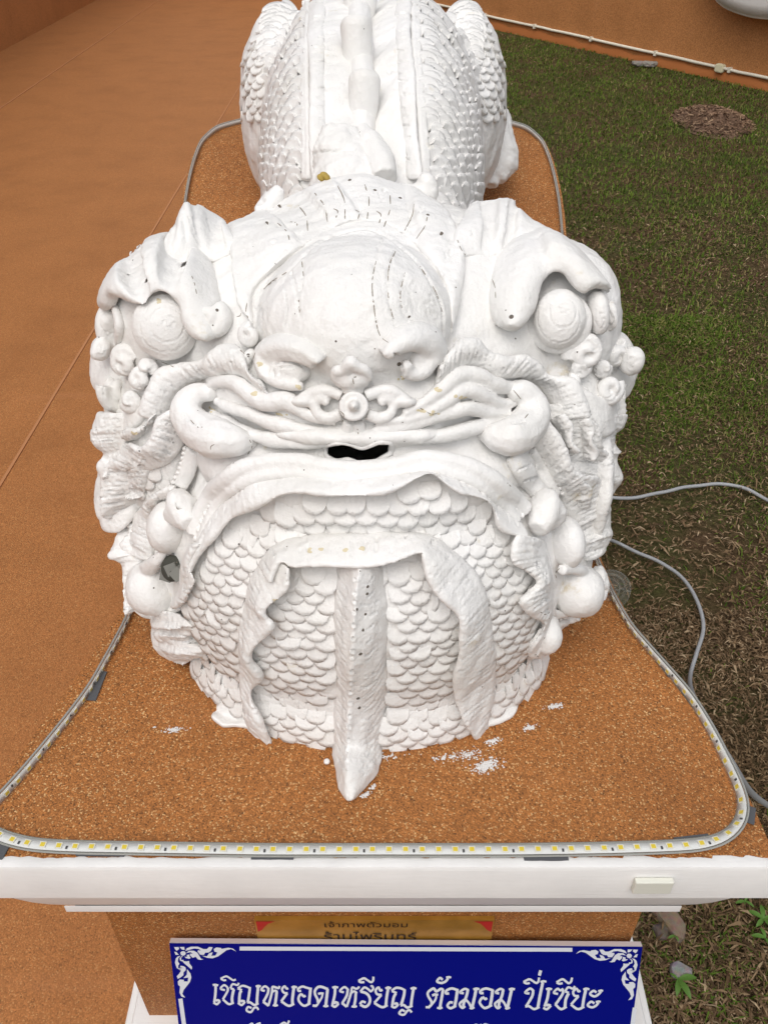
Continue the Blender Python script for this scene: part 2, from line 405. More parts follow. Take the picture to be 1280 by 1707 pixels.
# ------------------------------------------------------------------ blue sign leaning on the post
tl = atY(283, 1568, .500)
SGN_T = Vector((0, .500, tl.z)); lean = math.radians(18.6)
dwn = Vector((0, -math.sin(lean), -math.cos(lean))); nrm_s = Vector((0, -math.cos(lean), math.sin(lean)))
def on_sign(px, py, lift=0.0):
    d = ray(px, py); t = (SGN_T - CAM).dot(nrm_s) / d.dot(nrm_s); return CAM + d * t + nrm_s * lift
sgn = empty('notice_sign', (X0, .4, 0)); tag(sgn, 'blue sign board with white lettering leaning against the front of the pedestal', 'sign')
a0 = on_sign(283, 1571); b0_ = on_sign(1070, 1577)
hgt = (a0.z + .0) / math.cos(lean) + .004
c_ = [a0, b0_, b0_ + dwn * ((b0_.z) / math.cos(lean)), a0 + dwn * (a0.z / math.cos(lean))]
bk = [p - nrm_s * .007 for p in c_]
BLUE = M('blue_vinyl', (.0008, .0032, .165), .5, .08)
EDG = M('sign_board_edge', (.62, .56, .56), .6)
MB().add(c_ + bk, [(3, 2, 6, 7), (0, 4, 5, 1), (1, 5, 6, 2), (0, 3, 7, 4), (4, 7, 6, 5), (0, 1, 2, 3)]).build('board', EDG, sgn)
vf = [p + nrm_s * .0012 for p in c_]; MB().add(vf, [(0, 1, 2, 3)]).build('vinyl_face', BLUE, sgn)
LET = M('white_vinyl', (.60, .63, .68), .45)
def poly_on_sign(mb, pts, lift):
    P = [on_sign(x, y, lift) for x, y in pts]; mb.add(P, [tuple(range(len(P)))])
def orient(pts):
    a = sum(pts[i][0] * pts[(i + 1) % len(pts)][1] - pts[(i + 1) % len(pts)][0] * pts[i][1] for i in range(len(pts)))
    return pts
lift_n = [0]
def stroke_poly(mb, pts, wd, fn, nib=None):
    """calligraphic stroke: constant nib offset vector swept along the polyline"""
    P = np.asarray(pts, float); 
    T = np.gradient(P, axis=0); T /= (np.linalg.norm(T, axis=1)[:, None] + 1e-9)
    Nn = np.stack([-T[:, 1], T[:, 0]], 1) * wd / 2
    for i in range(len(P) - 1):
        q = [P[i] + Nn[i], P[i + 1] + Nn[i + 1], P[i + 1] - Nn[i + 1], P[i] - Nn[i]]
        mb.add([fn(x, y) for x, y in q], [(0, 1, 2, 3)])
    return mb
# lettering: calligraphic strokes traced in five blocks (origin x, y, scale), each stroke = (width, points)
SE = lambda x, y, s=1.0: [(30 * s, [(x - 50 * s, y + 5 * s), (x, y - 12 * s), (x + 55 * s, y + 2 * s)])]
BLK = [
 ((350, 1620, 12.8), [
  (58, [(130, 262), (128, 400), (115, 540), (100, 630)]), (48, [(70, 262), (118, 252), (185, 268)]), (50, [(85, 630), (150, 668), (205, 625), (222, 600)]), (50, [(225, 600), (165, 580), (140, 605)]),
  (44, [(235, 125), (340, 75), (400, 92), (500, 155), (560, 140)]), (44, [(240, 125), (300, 158), (355, 152)]),
  (46, [(330, 370), (235, 335), (310, 260), (385, 310)]), (52, [(385, 310), (385, 385), (285, 565)]), (52, [(285, 565), (410, 665), (515, 630)]), (62, [(485, 640), (480, 520), (515, 350)]), (50, [(520, 352), (450, 330)]), (46, [(445, 330), (490, 240), (590, 260), (625, 215)]),
  (50, [(600, 330), (700, 275), (790, 295), (860, 325)]), (58, [(858, 300), (850, 400), (815, 625)]), (52, [(600, 328), (690, 372)]), (62, [(680, 380), (645, 440), (630, 640)]), (50, [(605, 640), (680, 685), (730, 645), (752, 610)]), (52, [(752, 610), (690, 595), (670, 620)]),
  (54, [(800, 630), (870, 630), (955, 685), (1040, 645)]), (62, [(1010, 650), (1015, 500), (1035, 290)]), (48, [(985, 292), (1035, 275), (1092, 292)]),
  (48, [(895, 750), (820, 725), (790, 800), (880, 835), (950, 745), (1010, 740), (1040, 790)]) ]),
 ((430, 1630, 9.846), [
  (38, [(118, 198), (60, 175), (120, 120), (180, 160)]), (44, [(178, 150), (165, 240), (95, 375)]), (44, [(90, 372), (180, 440)]), (40, [(175, 440), (215, 300), (240, 190)]), (40, [(238, 190), (245, 130), (300, 140), (345, 150), (358, 115)]), (36, [(235, 215), (290, 190), (325, 215)]), (48, [(312, 210), (300, 320), (285, 425)]), (34, [(250, 428), (288, 440), (332, 428)]),
  (40, [(500, 150), (475, 160), (440, 120), (400, 170), (430, 225), (490, 235)]), (42, [(485, 235), (385, 368)]), (44, [(385, 365), (505, 440), (598, 405)]), (50, [(572, 415), (570, 320), (595, 130)]), (36, [(555, 142), (595, 124), (645, 140)]),
  (40, [(712, 195), (670, 195), (665, 160), (730, 125), (790, 140), (860, 160)]), (50, [(868, 140), (855, 260), (840, 400)]), (42, [(862, 395), (765, 440), (690, 385), (668, 320), (690, 265), (720, 245)]), (42, [(715, 245), (755, 285), (785, 272)]),
  (46, [(1150, 168), (1050, 130), (985, 135), (940, 190), (940, 250), (985, 345), (985, 390)]), (34, [(1060, 240), (1050, 300), (985, 410), (950, 450)]), (40, [(990, 245), (1030, 235), (1080, 240)]), (42, [(900, 435), (950, 440), (975, 420)]), (50, [(1145, 165), (1130, 300), (1115, 440)]), (34, [(1075, 440), (1115, 450), (1158, 438)]) ]),
 ((550, 1620, 8.533), [
  (40, [(75, 205), (70, 300), (45, 420), (35, 455)]), (32, [(35, 210), (75, 197), (120, 208)]), (36, [(22, 455), (70, 480), (110, 450), (122, 430)]), (36, [(122, 430), (80, 415), (65, 440)]),
  (34, [(200, 275), (145, 255), (205, 200), (255, 232)]), (38, [(255, 225), (240, 320), (175, 430)]), (38, [(170, 425), (240, 480)]), (36, [(240, 480), (275, 370), (310, 255)]), (34, [(305, 255), (320, 205), (370, 225), (405, 210), (415, 190)]), (32, [(300, 285), (345, 260), (385, 285)]), (40, [(370, 275), (360, 390), (345, 470)]), (30, [(308, 472), (348, 482), (385, 470)]),
  (34, [(405, 112), (480, 75), (530, 100), (580, 130), (612, 110), (618, 52)]), (34, [(408, 112), (440, 132), (490, 128)]),
  (34, [(432, 265), (490, 205), (550, 235), (580, 260), (615, 225), (600, 185), (580, 195)]), (40, [(435, 262), (520, 290), (568, 360), (555, 440), (500, 480), (430, 450)]), (36, [(425, 445), (460, 405), (510, 420)]),
  (36, [(745, 235), (715, 250), (690, 205), (650, 245), (670, 300), (735, 310)]), (36, [(730, 312), (630, 425)]), (38, [(630, 425), (740, 485), (818, 455)]), (42, [(795, 465), (805, 350), (828, 215)]), (32, [(788, 220), (828, 203), (868, 218)]),
  (36, [(875, 255), (935, 212), (1000, 215), (1060, 242)]), (42, [(1060, 232), (1050, 320), (1010, 455)]), (34, [(878, 255), (950, 285)]), (42, [(935, 290), (905, 350), (885, 465)]), (34, [(868, 468), (915, 490), (955, 465), (970, 440)]), (34, [(970, 440), (935, 430), (920, 450)]), (38, [(1000, 460), (1050, 455), (1100, 490), (1172, 462)]), (42, [(1150, 468), (1165, 350), (1188, 218)]), (32, [(1145, 225), (1188, 208), (1228, 222)]),
  (34, [(1065, 545), (1020, 525), (985, 575), (1050, 592), (1100, 535), (1135, 530), (1160, 560)]) ]),
 ((700, 1615, 8.0), [
  (34, [(300, 130), (265, 105), (225, 150), (280, 172), (340, 150), (375, 105)]), (30, [(345, 100), (380, 92), (412, 100)]),
  (36, [(310, 265), (275, 250), (215, 285), (180, 245), (110, 290), (105, 340), (150, 420), (150, 460)]), (40, [(305, 260), (285, 380), (262, 505)]), (30, [(225, 500), (262, 510), (297, 498)]), (30, [(215, 330), (205, 390), (150, 465), (110, 505)]), (34, [(160, 340), (195, 325), (240, 330)]), (34, [(75, 495), (115, 492), (140, 470)]),
  (36, [(385, 310), (345, 312), (350, 275), (420, 245), (510, 270)]), (42, [(495, 260), (480, 380), (460, 480)]), (36, [(478, 475), (405, 508), (365, 475), (395, 430), (435, 435)]),
  (34, [(580, 310), (530, 295), (595, 250), (645, 270)]), (40, [(635, 265), (615, 350), (580, 440), (575, 510)]), (32, [(585, 395), (525, 450), (560, 505), (600, 480)]), (34, [(600, 385), (650, 440), (685, 510)]), (42, [(690, 500), (715, 400), (745, 255)]), (32, [(708, 258), (748, 245), (788, 255)]), (28, [(660, 500), (685, 512), (722, 495)]),
  (36, [(845, 305), (805, 305), (805, 275), (875, 245), (970, 270)]), (42, [(965, 260), (950, 380), (930, 475)]), (36, [(955, 465), (860, 505), (800, 450), (795, 410), (830, 360)]), (36, [(830, 355), (865, 385), (890, 372)]),
  (34, [(1050, 312), (1005, 295), (1065, 250), (1115, 270)]), (40, [(1105, 265), (1085, 350), (1050, 440), (1045, 515)]), (32, [(1055, 395), (995, 450), (1030, 508), (1070, 480)]), (34, [(1070, 385), (1120, 440), (1155, 512)]), (42, [(1160, 502), (1185, 400), (1218, 255)]), (32, [(1180, 260), (1220, 247), (1260, 257)]), (28, [(1130, 502), (1155, 514), (1195, 498)]) ]),
 ((860, 1610, 8.533), [
  (34, [(100, 212), (180, 172), (230, 195), (280, 225), (310, 205), (322, 148)]), (34, [(102, 212), (145, 232), (190, 225)]), (46, [(345, 45), (325, 120)]),
  (36, [(185, 375), (125, 360), (190, 305), (240, 330)]), (40, [(238, 325), (225, 410), (140, 555)]), (36, [(125, 560), (180, 555), (250, 595), (328, 565)]), (44, [(305, 570), (335, 400), (375, 215)]), (32, [(342, 212), (380, 198), (425, 207)]),
  (42, [(460, 315), (440, 440), (400, 560)]), (32, [(420, 315), (462, 303), (505, 315)]), (36, [(380, 575), (430, 597), (475, 560), (488, 545)]), (36, [(488, 545), (445, 535), (430, 555)]),
  (34, [(570, 215), (650, 172), (700, 200), (740, 228), (775, 205), (790, 148)]), (34, [(570, 215), (605, 235), (655, 228)]),
  (34, [(590, 380), (530, 362), (585, 305), (620, 330), (665, 305)]), (40, [(655, 310), (655, 380), (555, 530)]), (38, [(550, 525), (630, 595), (712, 560)]), (44, [(688, 570), (700, 460), (740, 370)]), (34, [(745, 365), (690, 345)]), (34, [(690, 345), (735, 285), (800, 305), (830, 270)]),
  (36, [(905, 330), (880, 345), (850, 305), (805, 350), (825, 405), (885, 410)]), (36, [(880, 412), (775, 530)]), (38, [(772, 530), (870, 595), (962, 560)]), (44, [(938, 570), (955, 450), (985, 315)]), (32, [(948, 318), (990, 303), (1034, 315)]),
  (36, [(1135, 360), (1095, 335), (1045, 380), (1105, 415), (1165, 385), (1200, 345)]), (30, [(1160, 340), (1200, 330), (1228, 338)]),
  (36, [(1105, 515), (1060, 490), (1010, 540), (1070, 570), (1130, 545), (1165, 500)]), (30, [(1125, 495), (1165, 485), (1195, 492)]) ]),
 ((400, 1685, 2.909), [
  (11, [(34, 75), (60, 55), (68, 75)]), (11, [(72, 70), (85, 58), (102, 52)]), (11, [(195, 62), (215, 50), (230, 58), (240, 40)]), (11, [(262, 72), (280, 66), (300, 76)]),
  (9, [(1055, 76), (1080, 64), (1095, 76)]), (10, [(1120, 76), (1140, 60), (1160, 66), (1170, 58)]), (10, [(1172, 76), (1185, 58), (1212, 66)]) ]),
]
lt = MB(); kk = 0
for (ox, oy, sc_), strokes in BLK:
    for wd, pts in strokes:
        kk += 1; P = catmull([(x, y) for x, y in pts], max(2, 6 * (len(pts) - 1) + 1))
        stroke_poly(lt, [(ox + x / sc_, oy + y / sc_) for x, y in P], wd / sc_ * .93, lambda x, y: on_sign(x, y, .0016 + kk * .000004))
lt.build('lettering', LET, sgn)
# corner ornaments and border rule of the sign
ORN = [[(118, 182), (200, 180), (208, 215), (165, 248), (140, 225)], [(215, 180), (300, 178), (305, 232), (260, 225)], [(122, 262), (160, 268), (205, 318), (145, 318)],
 [(228, 280), (255, 255), (300, 255), (328, 285), (315, 320), (275, 335), (240, 320)],
 [(318, 250), (345, 200), (420, 172), (540, 172), (640, 215), (700, 215), (740, 178), (805, 182), (770, 250), (735, 275), (670, 280), (650, 318), (580, 315), (535, 260), (545, 235), (590, 245), (560, 215), (480, 205), (400, 225)],
 [(335, 285), (380, 245), (470, 245), (530, 280), (600, 390), (640, 395), (590, 408), (540, 398), (500, 350), (450, 372), (410, 335), (400, 295), (450, 300), (410, 270)],
 [(605, 330), (700, 345), (740, 290), (805, 270), (780, 335), (850, 330), (885, 275), (835, 260), (820, 215), (870, 185), (950, 195), (960, 212), (1080, 190), (1160, 205), (1222, 258), (1130, 215), (1050, 235), (900, 345), (800, 380), (700, 370)],
 [(345, 320), (390, 310), (395, 350), (415, 372), (385, 390), (330, 375), (300, 350), (345, 355)],
 [(235, 335), (195, 375), (185, 430), (215, 480), (195, 500), (190, 550), (240, 600), (210, 650), (165, 700), (185, 745), (240, 715), (285, 680), (285, 630), (325, 590), (325, 545), (290, 520), (235, 510), (225, 540), (270, 548), (225, 590), (165, 550), (135, 460), (150, 380), (185, 345)],
 [(280, 340), (245, 365), (245, 410), (300, 470), (430, 580), (438, 530), (390, 470), (385, 425), (330, 400), (285, 405), (290, 430), (340, 430), (290, 445), (225, 420), (218, 375), (250, 345)],
 [(350, 570), (410, 650), (425, 720), (400, 800), (290, 940), (265, 1010), (318, 1080), (250, 1060), (215, 990), (225, 880), (190, 850), (185, 790), (220, 755), (295, 760), (290, 790), (360, 790), (370, 720), (285, 730), (345, 670)]]
k2 = 0
from mathutils.geometry import tessellate_polygon
for side in (0, 1):
    om = MB()
    for pl in ORN:
        pts = []
        for u, v in pl:
            x = 280 + u / 10.667; y = 1560 + v / 10.667
            if side: x = 1070 - (x - 283) * 1.0 - .0; y += 4; 
            pts.append((x, y))
        if side:   # follow the slight tilt of the right edge
            pts = [(x + (y - 1575) * .03, y) for x, y in pts]
        k2 += 1; P3 = [on_sign(x, y, .0017 + k2 * .00001) for x, y in pts]
        om.add(P3, [tuple(t) for t in tessellate_polygon([[Vector((x, y, 0)) for x, y in pts]])])
    om.build('corner_ornament', LET, sgn)
bl = MB()
def rule(a, b, wd, lift): stroke_poly(bl, [a, b], wd, lambda x, y: on_sign(x, y, lift))
rule((400, 1579.5), (953, 1581.5), 6.5, .0016)
rule((301.5, 1663), (313, 1745), 7, .0016); rule((1057, 1678), (1047, 1750), 7, .0016)
bl.build('border_rule', LET, sgn)
# plaque lettering (two printed lines) and its red corner marks
def text(name, body, x, y, z, size, mat, parent, wx=1.0, off=0.0, sh=0.0):
    c = bpy.data.curves.new(name, 'FONT'); c.body = body; c.size = size; c.align_x = 'CENTER'; c.offset = off; c.shear = sh; c.extrude = 0
    o = bpy.data.objects.new(name, c); COL.objects.link(o)
    dg = bpy.context.evaluated_depsgraph_get(); me = bpy.data.meshes.new_from_object(o.evaluated_get(dg))
    bpy.data.objects.remove(o); me.transform(Matrix.Diagonal((wx, 1, 1, 1))); me.transform(Matrix.Rotation(math.pi / 2, 4, 'X')); me.transform(Matrix.Translation((x, y, z)))
    return put(name, me, mat, parent)
pz1 = atY(610, 1546, YP - .007); pz2 = atY(617, 1567, YP - .007)
text('lettering', 'เจ้าภาพตัวมอม', pz1.x, YP - .0068, pz1.z, .0175, INK, plq, 1.05, .0001)
text('lettering', 'ร้านไพรินทร์', pz2.x, YP - .0068, pz2.z, .026, INK, plq, .98, .0002)
for sx, ex in ((1, pa.x), (-1, pb.x)):
    cm = MB(); zt = atY(620, 1526, YP).z
    cm.add([(ex + sx * a, YP - .0066, zt - b) for a, b in ((.002, .002), (.026, .002), (.017, .008), (.012, .016), (.008, .024), (.002, .030))], [(0, 1, 2, 3, 4, 5)])
    cm.build('corner_ornament', RED, plq)
# ------------------------------------------------------------------ the beast: base masses
def vox(mb_or_mesh, size, name='tmp', smooth=0):
    me = mb_or_mesh.mesh(name) if isinstance(mb_or_mesh, MB) else mb_or_mesh
    o = bpy.data.objects.new(name, me); COL.objects.link(o)
    md = o.modifiers.new('r', 'REMESH'); md.mode = 'VOXEL'; md.voxel_size = size; md.use_smooth_shade = True
    dg = bpy.context.evaluated_depsgraph_get(); out = bpy.data.meshes.new_from_object(o.evaluated_get(dg))
    bpy.data.objects.remove(o); bpy.data.meshes.remove(me)
    if smooth: lap(out, smooth)
    return out
def get_co(me):
    a = np.empty(len(me.vertices) * 3, np.float32); me.vertices.foreach_get('co', a); return a.reshape(-1, 3).astype(float)
def set_co(me, a): me.vertices.foreach_set('co', np.asarray(a, np.float32).ravel()); me.update()
def get_no(me):
    a = np.empty(len(me.vertices) * 3, np.float32); me.vertices.foreach_get('normal', a); return a.reshape(-1, 3).astype(float)
def lap(me, it, lam=.5):
    c = get_co(me); e = np.empty(len(me.edges) * 2, np.int32); me.edges.foreach_get('vertices', e); e = e.reshape(-1, 2)
    n = len(c); deg = np.bincount(e.ravel(), minlength=n)[:, None] + 1e-9
    for _ in range(it):
        s_ = np.zeros_like(c)
        for k in range(3):
            s_[:, k] = np.bincount(e[:, 0], c[e[:, 1], k], n) + np.bincount(e[:, 1], c[e[:, 0], k], n)
        c += lam * (s_ / deg - c)
    set_co(me, c)
_nd = RNG.normal(size=(40, 3)); _nd /= np.linalg.norm(_nd, axis=1)[:, None]; _np = RNG.uniform(0, 6.28, 40)
def wob(c, freq, k0=0):
    """cheap smooth pseudo-noise in about -1..1"""
    s_ = 0
    for k in range(10):
        d = _nd[(k + k0) % 40]; s_ = s_ + np.sin(c @ d * freq * (.6 + .11 * k) + _np[(k * 3 + k0) % 40])
    return s_ / 4.0
def RX(a): return Matrix.Rotation(math.radians(a), 3, 'X')
def RY(a): return Matrix.Rotation(math.radians(a), 3, 'Y')
def RZ(a): return Matrix.Rotation(math.radians(a), 3, 'Z')
hc = MB(); X0h, X0 = X0, X0 - .006
hc.ell((X0, .93, 1.02), (.266, .27, .262))                          # skull
hc.ell((X0, .80, .918), (.250, .215, .225), n=40, e=.95)             # chin / bearded front
hc.ell((X0, .79, .80), (.240, .213, .16), n=40, e=.95)
hc.ell((X0, .935, 1.145), (.268, .205, .140))                     # forehead and brow mass
hc.ell((X0, .775, 1.085), (.19, .135, .062))                       # jaws
hc.ell((X0 - .004, .81, 1.155), (.175, .12, .07))                   # muzzle
hc.ell((X0 - .008, .825, 1.205), (.110, .125, .085), RX(-12))       # nose dome
for s_ in (-1, 1):
    hc.ell((X0 + s_ * .215, .90, 1.175), (.075, .10, .085))         # eye mounds
    hc.ell((X0 + s_ * .212, .87, 1.03), (.085, .13, .16))           # cheeks
    hc.ell((X0 + s_ * .20, .85, .905), (.088, .16, .145))
X0 = X0h
HC = vox(hc, .006, 'core', 16)
def bvh(me):
    c = get_co(me); me.calc_loop_triangles()
    return BVHTree.FromPolygons([Vector(v) for v in c], [tuple(p.vertices) for p in me.polygons])
HB = bvh(HC)
bc = MB()
[bc.ell((X0 - .008 + s_ * .055, 1.72, 1.14), (.152, .55, .258), n=40, m=24) for s_ in (-1, 1)]      # long torso
bc.ell((X0 - .008, 1.30, 1.06), (.17, .25, .20))                    # neck
for s_ in (-1, 1):
    bc.ell((X0 - .008 + s_ * .178, 1.82, 1.19), (.084, .21, .17), RX(18))
BC = vox(bc, .007, 'core', 6); BB = bvh(BC)
def hit(px, py, B=None, lift=0.0):
    """surface point seen at a pixel of the photograph (or, past the silhouette, the point of the sight line nearest to the surface)"""
    B = B or HB; d = ray(px, py)
    loc, n, i, dist = B.ray_cast(CAM, d)
    if loc is None:
        best = (9, None, None)
        for t in np.linspace(.55, 2.3, 60):
            q = CAM + d * t; l2, n2, i2, d2 = B.find_nearest(q)
            if d2 < best[0]: best = (d2, t, n2)
        t0 = best[1]
        for t in np.linspace(t0 - .03, t0 + .03, 25):
            q = CAM + d * t; l2, n2, i2, d2 = B.find_nearest(q)
            if d2 < best[0]: best = (d2, t, n2)
        loc = CAM + d * best[1]; n = best[2]
    if n.dot(d) > 0: n = -n
    return loc - d * lift, n
# ------------------------------------------------------------------ the beast: modelled details
beast = empty('beast_statue', (X0, 1.2, .80))
tag(beast, 'white painted mythical beast crouching head down on the terracotta pedestal', 'statue')
def res(pts, n): return catmull(pts, n)
def band(root, edge, lr=-.006, le=.02, th=.009, n=90, m=9, bulge=0.0, B=None, ripple=0.0, roll=0.0, soft=0):
    """a frill: a thick sheet that grows from the 'root' line on the surface to a free 'edge' line standing off it"""
    r = res(root, n); e = res(edge, n); mb = MB(); top = []; bot = []
    def rail(p, lift, win):
        Q = [hit(x, y, B) for x, y in p]; t = np.array([(q[0] - CAM).length for q in Q]); k = np.ones(win) / win
        for _ in range(2): t = np.convolve(np.pad(t, win // 2, 'edge'), k, 'valid')
        nn = np.array([q[1][:] for q in Q]); nn = np.stack([np.convolve(np.pad(nn[:, c], 4, 'edge'), np.ones(9) / 9, 'valid') for c in range(3)], 1)
        return [CAM + ray(*p[i]) * (t[i] - lift) for i in range(n)], [Vector(v).normalized() for v in nn]
    RR, RN = rail(r, lr, 5); EE, EN = rail(e, le, 11); ES = EE
    if soft:
        arr = np.array([v[:] for v in EE]); kk_ = np.ones(soft) / soft
        for _ in range(2): arr = np.stack([np.convolve(np.pad(arr[:, c], soft // 2, 'edge'), kk_, 'valid') for c in range(3)], 1)
        ES = [Vector(v) for v in arr]
    LM = sum((EE[i] - RR[i]).length for i in range(n)) / n + 1e-6
    for i in range(n):
        R, E, rn, en = RR[i], EE[i], RN[i], EN[i]; dR, dE = -ray(*r[i]), -ray(*e[i])
        E = E + dE * ripple * math.sin(i * .55)
        nn = (dR + dE + rn + en).normalized()
        ed = (E - R); L = ed.length + 1e-6
        t_row = []; b_row = []
        for k in range(m + 1):
            u = k / m; P = R.lerp(ES[i].lerp(E, u ** 3), u) + nn * (bulge * min(1.5, L / LM) * math.sin(math.pi * u) - roll * u ** 4)
            h = th * (1.0 if u < .8 else math.sqrt(max(0, 1 - ((u - .8) / .2) ** 2)) * .55 + .45)
            t_row.append(P + nn * h * .5); b_row.append(P - nn * h * .5)
        # deep root so that the frill always dives into the body it grows from
        b_row[0] = b_row[0] - nn * .012; t_row[0] = t_row[0] - nn * .002
        top.append(t_row); bot.append(b_row)
    V = []; Fc = []; w_ = 2 * (m + 1)
    for t_, b_ in zip(top, bot): V += t_ + b_[::-1]
    for i in range(n - 1):
        for k in range(w_):
            a = i * w_ + k; b = i * w_ + (k + 1) % w_; Fc.append((a, b, b + w_, a + w_))
    Fc.append(tuple(range(w_))[::-1]); Fc.append(tuple((n - 1) * w_ + k for k in range(w_)))
    mb.add(V, Fc); mb.rails = (r, e); return mb
def ptube(mb, pts, rad, lift=0.004, n=None, B=None, flat=1.0, k=10):
    """tube modelled on the surface along pixels of the photograph; rad = number or list along the length (metres)"""
    n = n or max(12, 7 * len(pts)); p = res(pts, n); P = []; U = []
    rr = np.interp(np.linspace(0, 1, n), np.linspace(0, 1, len(rad)), rad) if hasattr(rad, '__len__') else np.full(n, rad)
    ll = np.interp(np.linspace(0, 1, n), np.linspace(0, 1, len(lift)), lift) if hasattr(lift, '__len__') else np.full(n, lift)
    for (x, y), l in zip(p, ll):
        q, nn = hit(x, y, B, l); P.append(q); U.append(nn)
    P = [P[0]] + [(P[i - 1] + P[i] * 2 + P[i + 1]) / 4 for i in range(1, n - 1)] + [P[-1]]
    mb.tube(P, list(rr), U, k, flat); return mb
def frame_at(px, py, B=None, lift=0.0, face=.5):
    p, n = hit(px, py, B, lift); n = (n * (1 - face) - ray(px, py) * face).normalized()
    u = Vector((1, 0, 0)); u = (u - n * u.dot(n)).normalized(); v = n.cross(u); return p, Matrix((u, v, n)).transposed()
def px_m(px, py, B=None):
    p, n = hit(px, py, B); q = p - CAM; return (q.y * CP - q.z * SP) / F     # metres per pixel at this depth
def blob(mb, px, py, rx, ry, dep, lift=0.0, rot=0, B=None, face=.5, e=1.0, n=24):
    p, R = frame_at(px, py, B, lift, face); s_ = px_m(px, py, B)
    mb.ell(p, (rx * s_, ry * s_, dep), R @ RZ(-rot), n, 16, e); return mb
def ring(mb, px, py, r, rad, lift=0.0, B=None, face=.5, ry=None, a0=0, a1=360, tilt=None):
    p, R = frame_at(px, py, B, lift, face); s_ = px_m(px, py, B); ry = ry or r; n = 40
    P = [p + R @ Vector((r * s_ * math.cos(a), ry * s_ * math.sin(a), 0)) for a in np.radians(np.linspace(a0, a1, n))]
    U = [R @ Vector((0, 0, 1))] * n
    return mb.tube(P, rad, U, 8)
def swirl(mb, px, py, r, turns=1.4, rad=.006, lift=.008, a0=90, hand=1, B=None, face=.5, rise=.010, tail=None):
    p, R = frame_at(px, py, B, lift, face); s_ = px_m(px, py, B); n = int(26 * turns) + 10; P = []; rr = []
    for i in range(n):
        t = i / (n - 1); a = math.radians(a0) + hand * 2 * math.pi * turns * t; q = r * s_ * (1 - .86 * t)
        P.append(p + R @ Vector((q * math.cos(a), q * math.sin(a), rise * t))); rr.append(rad * (1 - .35 * t))
    return mb.tube(P, rr, [R @ Vector((0, 0, 1))] * n, 10)
def seg_dist(q, a, b):
    ab = b - a; t = np.clip(((q - a) @ ab) / (ab @ ab + 1e-9), 0, 1); return np.linalg.norm(q - (a + t[:, None] * ab), axis=1), t
def engrave(me, strokes, B=None):
    """press tool marks into a mesh: strokes = [(pixel polyline, width px, depth m)], seen from the front side"""
    c = get_co(me); no = get_no(me); px = proj(c)
    vdir = c - np.array(CAM); vdir /= np.linalg.norm(vdir, axis=1)[:, None]
    facing = np.einsum('ij,ij->i', no, vdir) < .15
    d = np.zeros(len(c))
    for pts, wd, dep in strokes:
        pts = np.asarray(pts, float); lo = pts.min(0) - 3 * wd; hi = pts.max(0) + 3 * wd
        ii = np.where(facing & (px[:, 0] > lo[0]) & (px[:, 0] < hi[0]) & (px[:, 1] > lo[1]) & (px[:, 1] < hi[1]))[0]
        if not len(ii): continue
        q = px[ii]; best = np.full(len(ii), 1e9)
        for a, b in zip(pts[:-1], pts[1:]): best = np.minimum(best, seg_dist(q, a, b)[0])
        g = dep * np.exp(-(best / (wd * .62)) ** 2)
        g -= .28 * dep * np.exp(-((best - wd * 1.35) / (wd * .6)) ** 2)          # little raised lips beside the mark
        d[ii] = np.where(np.abs(g) > np.abs(d[ii]), g, d[ii])
    set_co(me, c - no * d[:, None])
def dashes(mb, n, u0=.3, u1=.85, wd=1.7, dep=.0013, jit=.12, dots=0, slant=0.0):
    r, e = mb.rails; N = len(r); out = []
    for k in range(n):
        i = (k + .5 + random.uniform(-.35, .35)) / n * (N - 1); a = u0 + random.uniform(-jit, jit); b = u1 + random.uniform(-jit, jit)
        if random.random() < .3: b = a + (b - a) * random.uniform(.3, .6)
        pts = []
        for u in np.linspace(a, b, 5):
            ii = min(N - 1, max(0, i + slant * (u - a) * N)); j = int(ii); f = ii - j; j2 = min(j + 1, N - 1)
            R = r[j] * (1 - f) + r[j2] * f; E = e[j] * (1 - f) + e[j2] * f; pts.append(R + (E - R) * u)
        out.append((pts, wd * random.uniform(.7, 1.2), dep * random.uniform(.6, 1.2)))
    for k in range(dots):
        i = int((k + .5) / max(1, dots) * (N - 1)); p = r[i] + (e[i] - r[i]) * .88
        out.append(([p, p + np.array([.4, .2])], 3.0, .0022))
    return out
def finish(name, mb, parent, v=.0021, sm=2, strokes=None, amp=.0010, label=None, mat=None):
    me = vox(mb, v, name, sm); c = get_co(me); no = get_no(me); me.update()
    c += no * (amp * wob(c, 75, hash(name) % 7) + amp * .55 * wob(c, 190, 11) + amp * .25 * wob(c, 480, 23))[:, None]
    set_co(me, c)
    if strokes: engrave(me, strokes)
    me.name = name
    return tag(put(name, me, mat or PL, parent), label)
def lines(pts, n=0):
    p = res(pts, max(2, 6 * (len(pts) - 1))); return [tuple(q) for q in p]

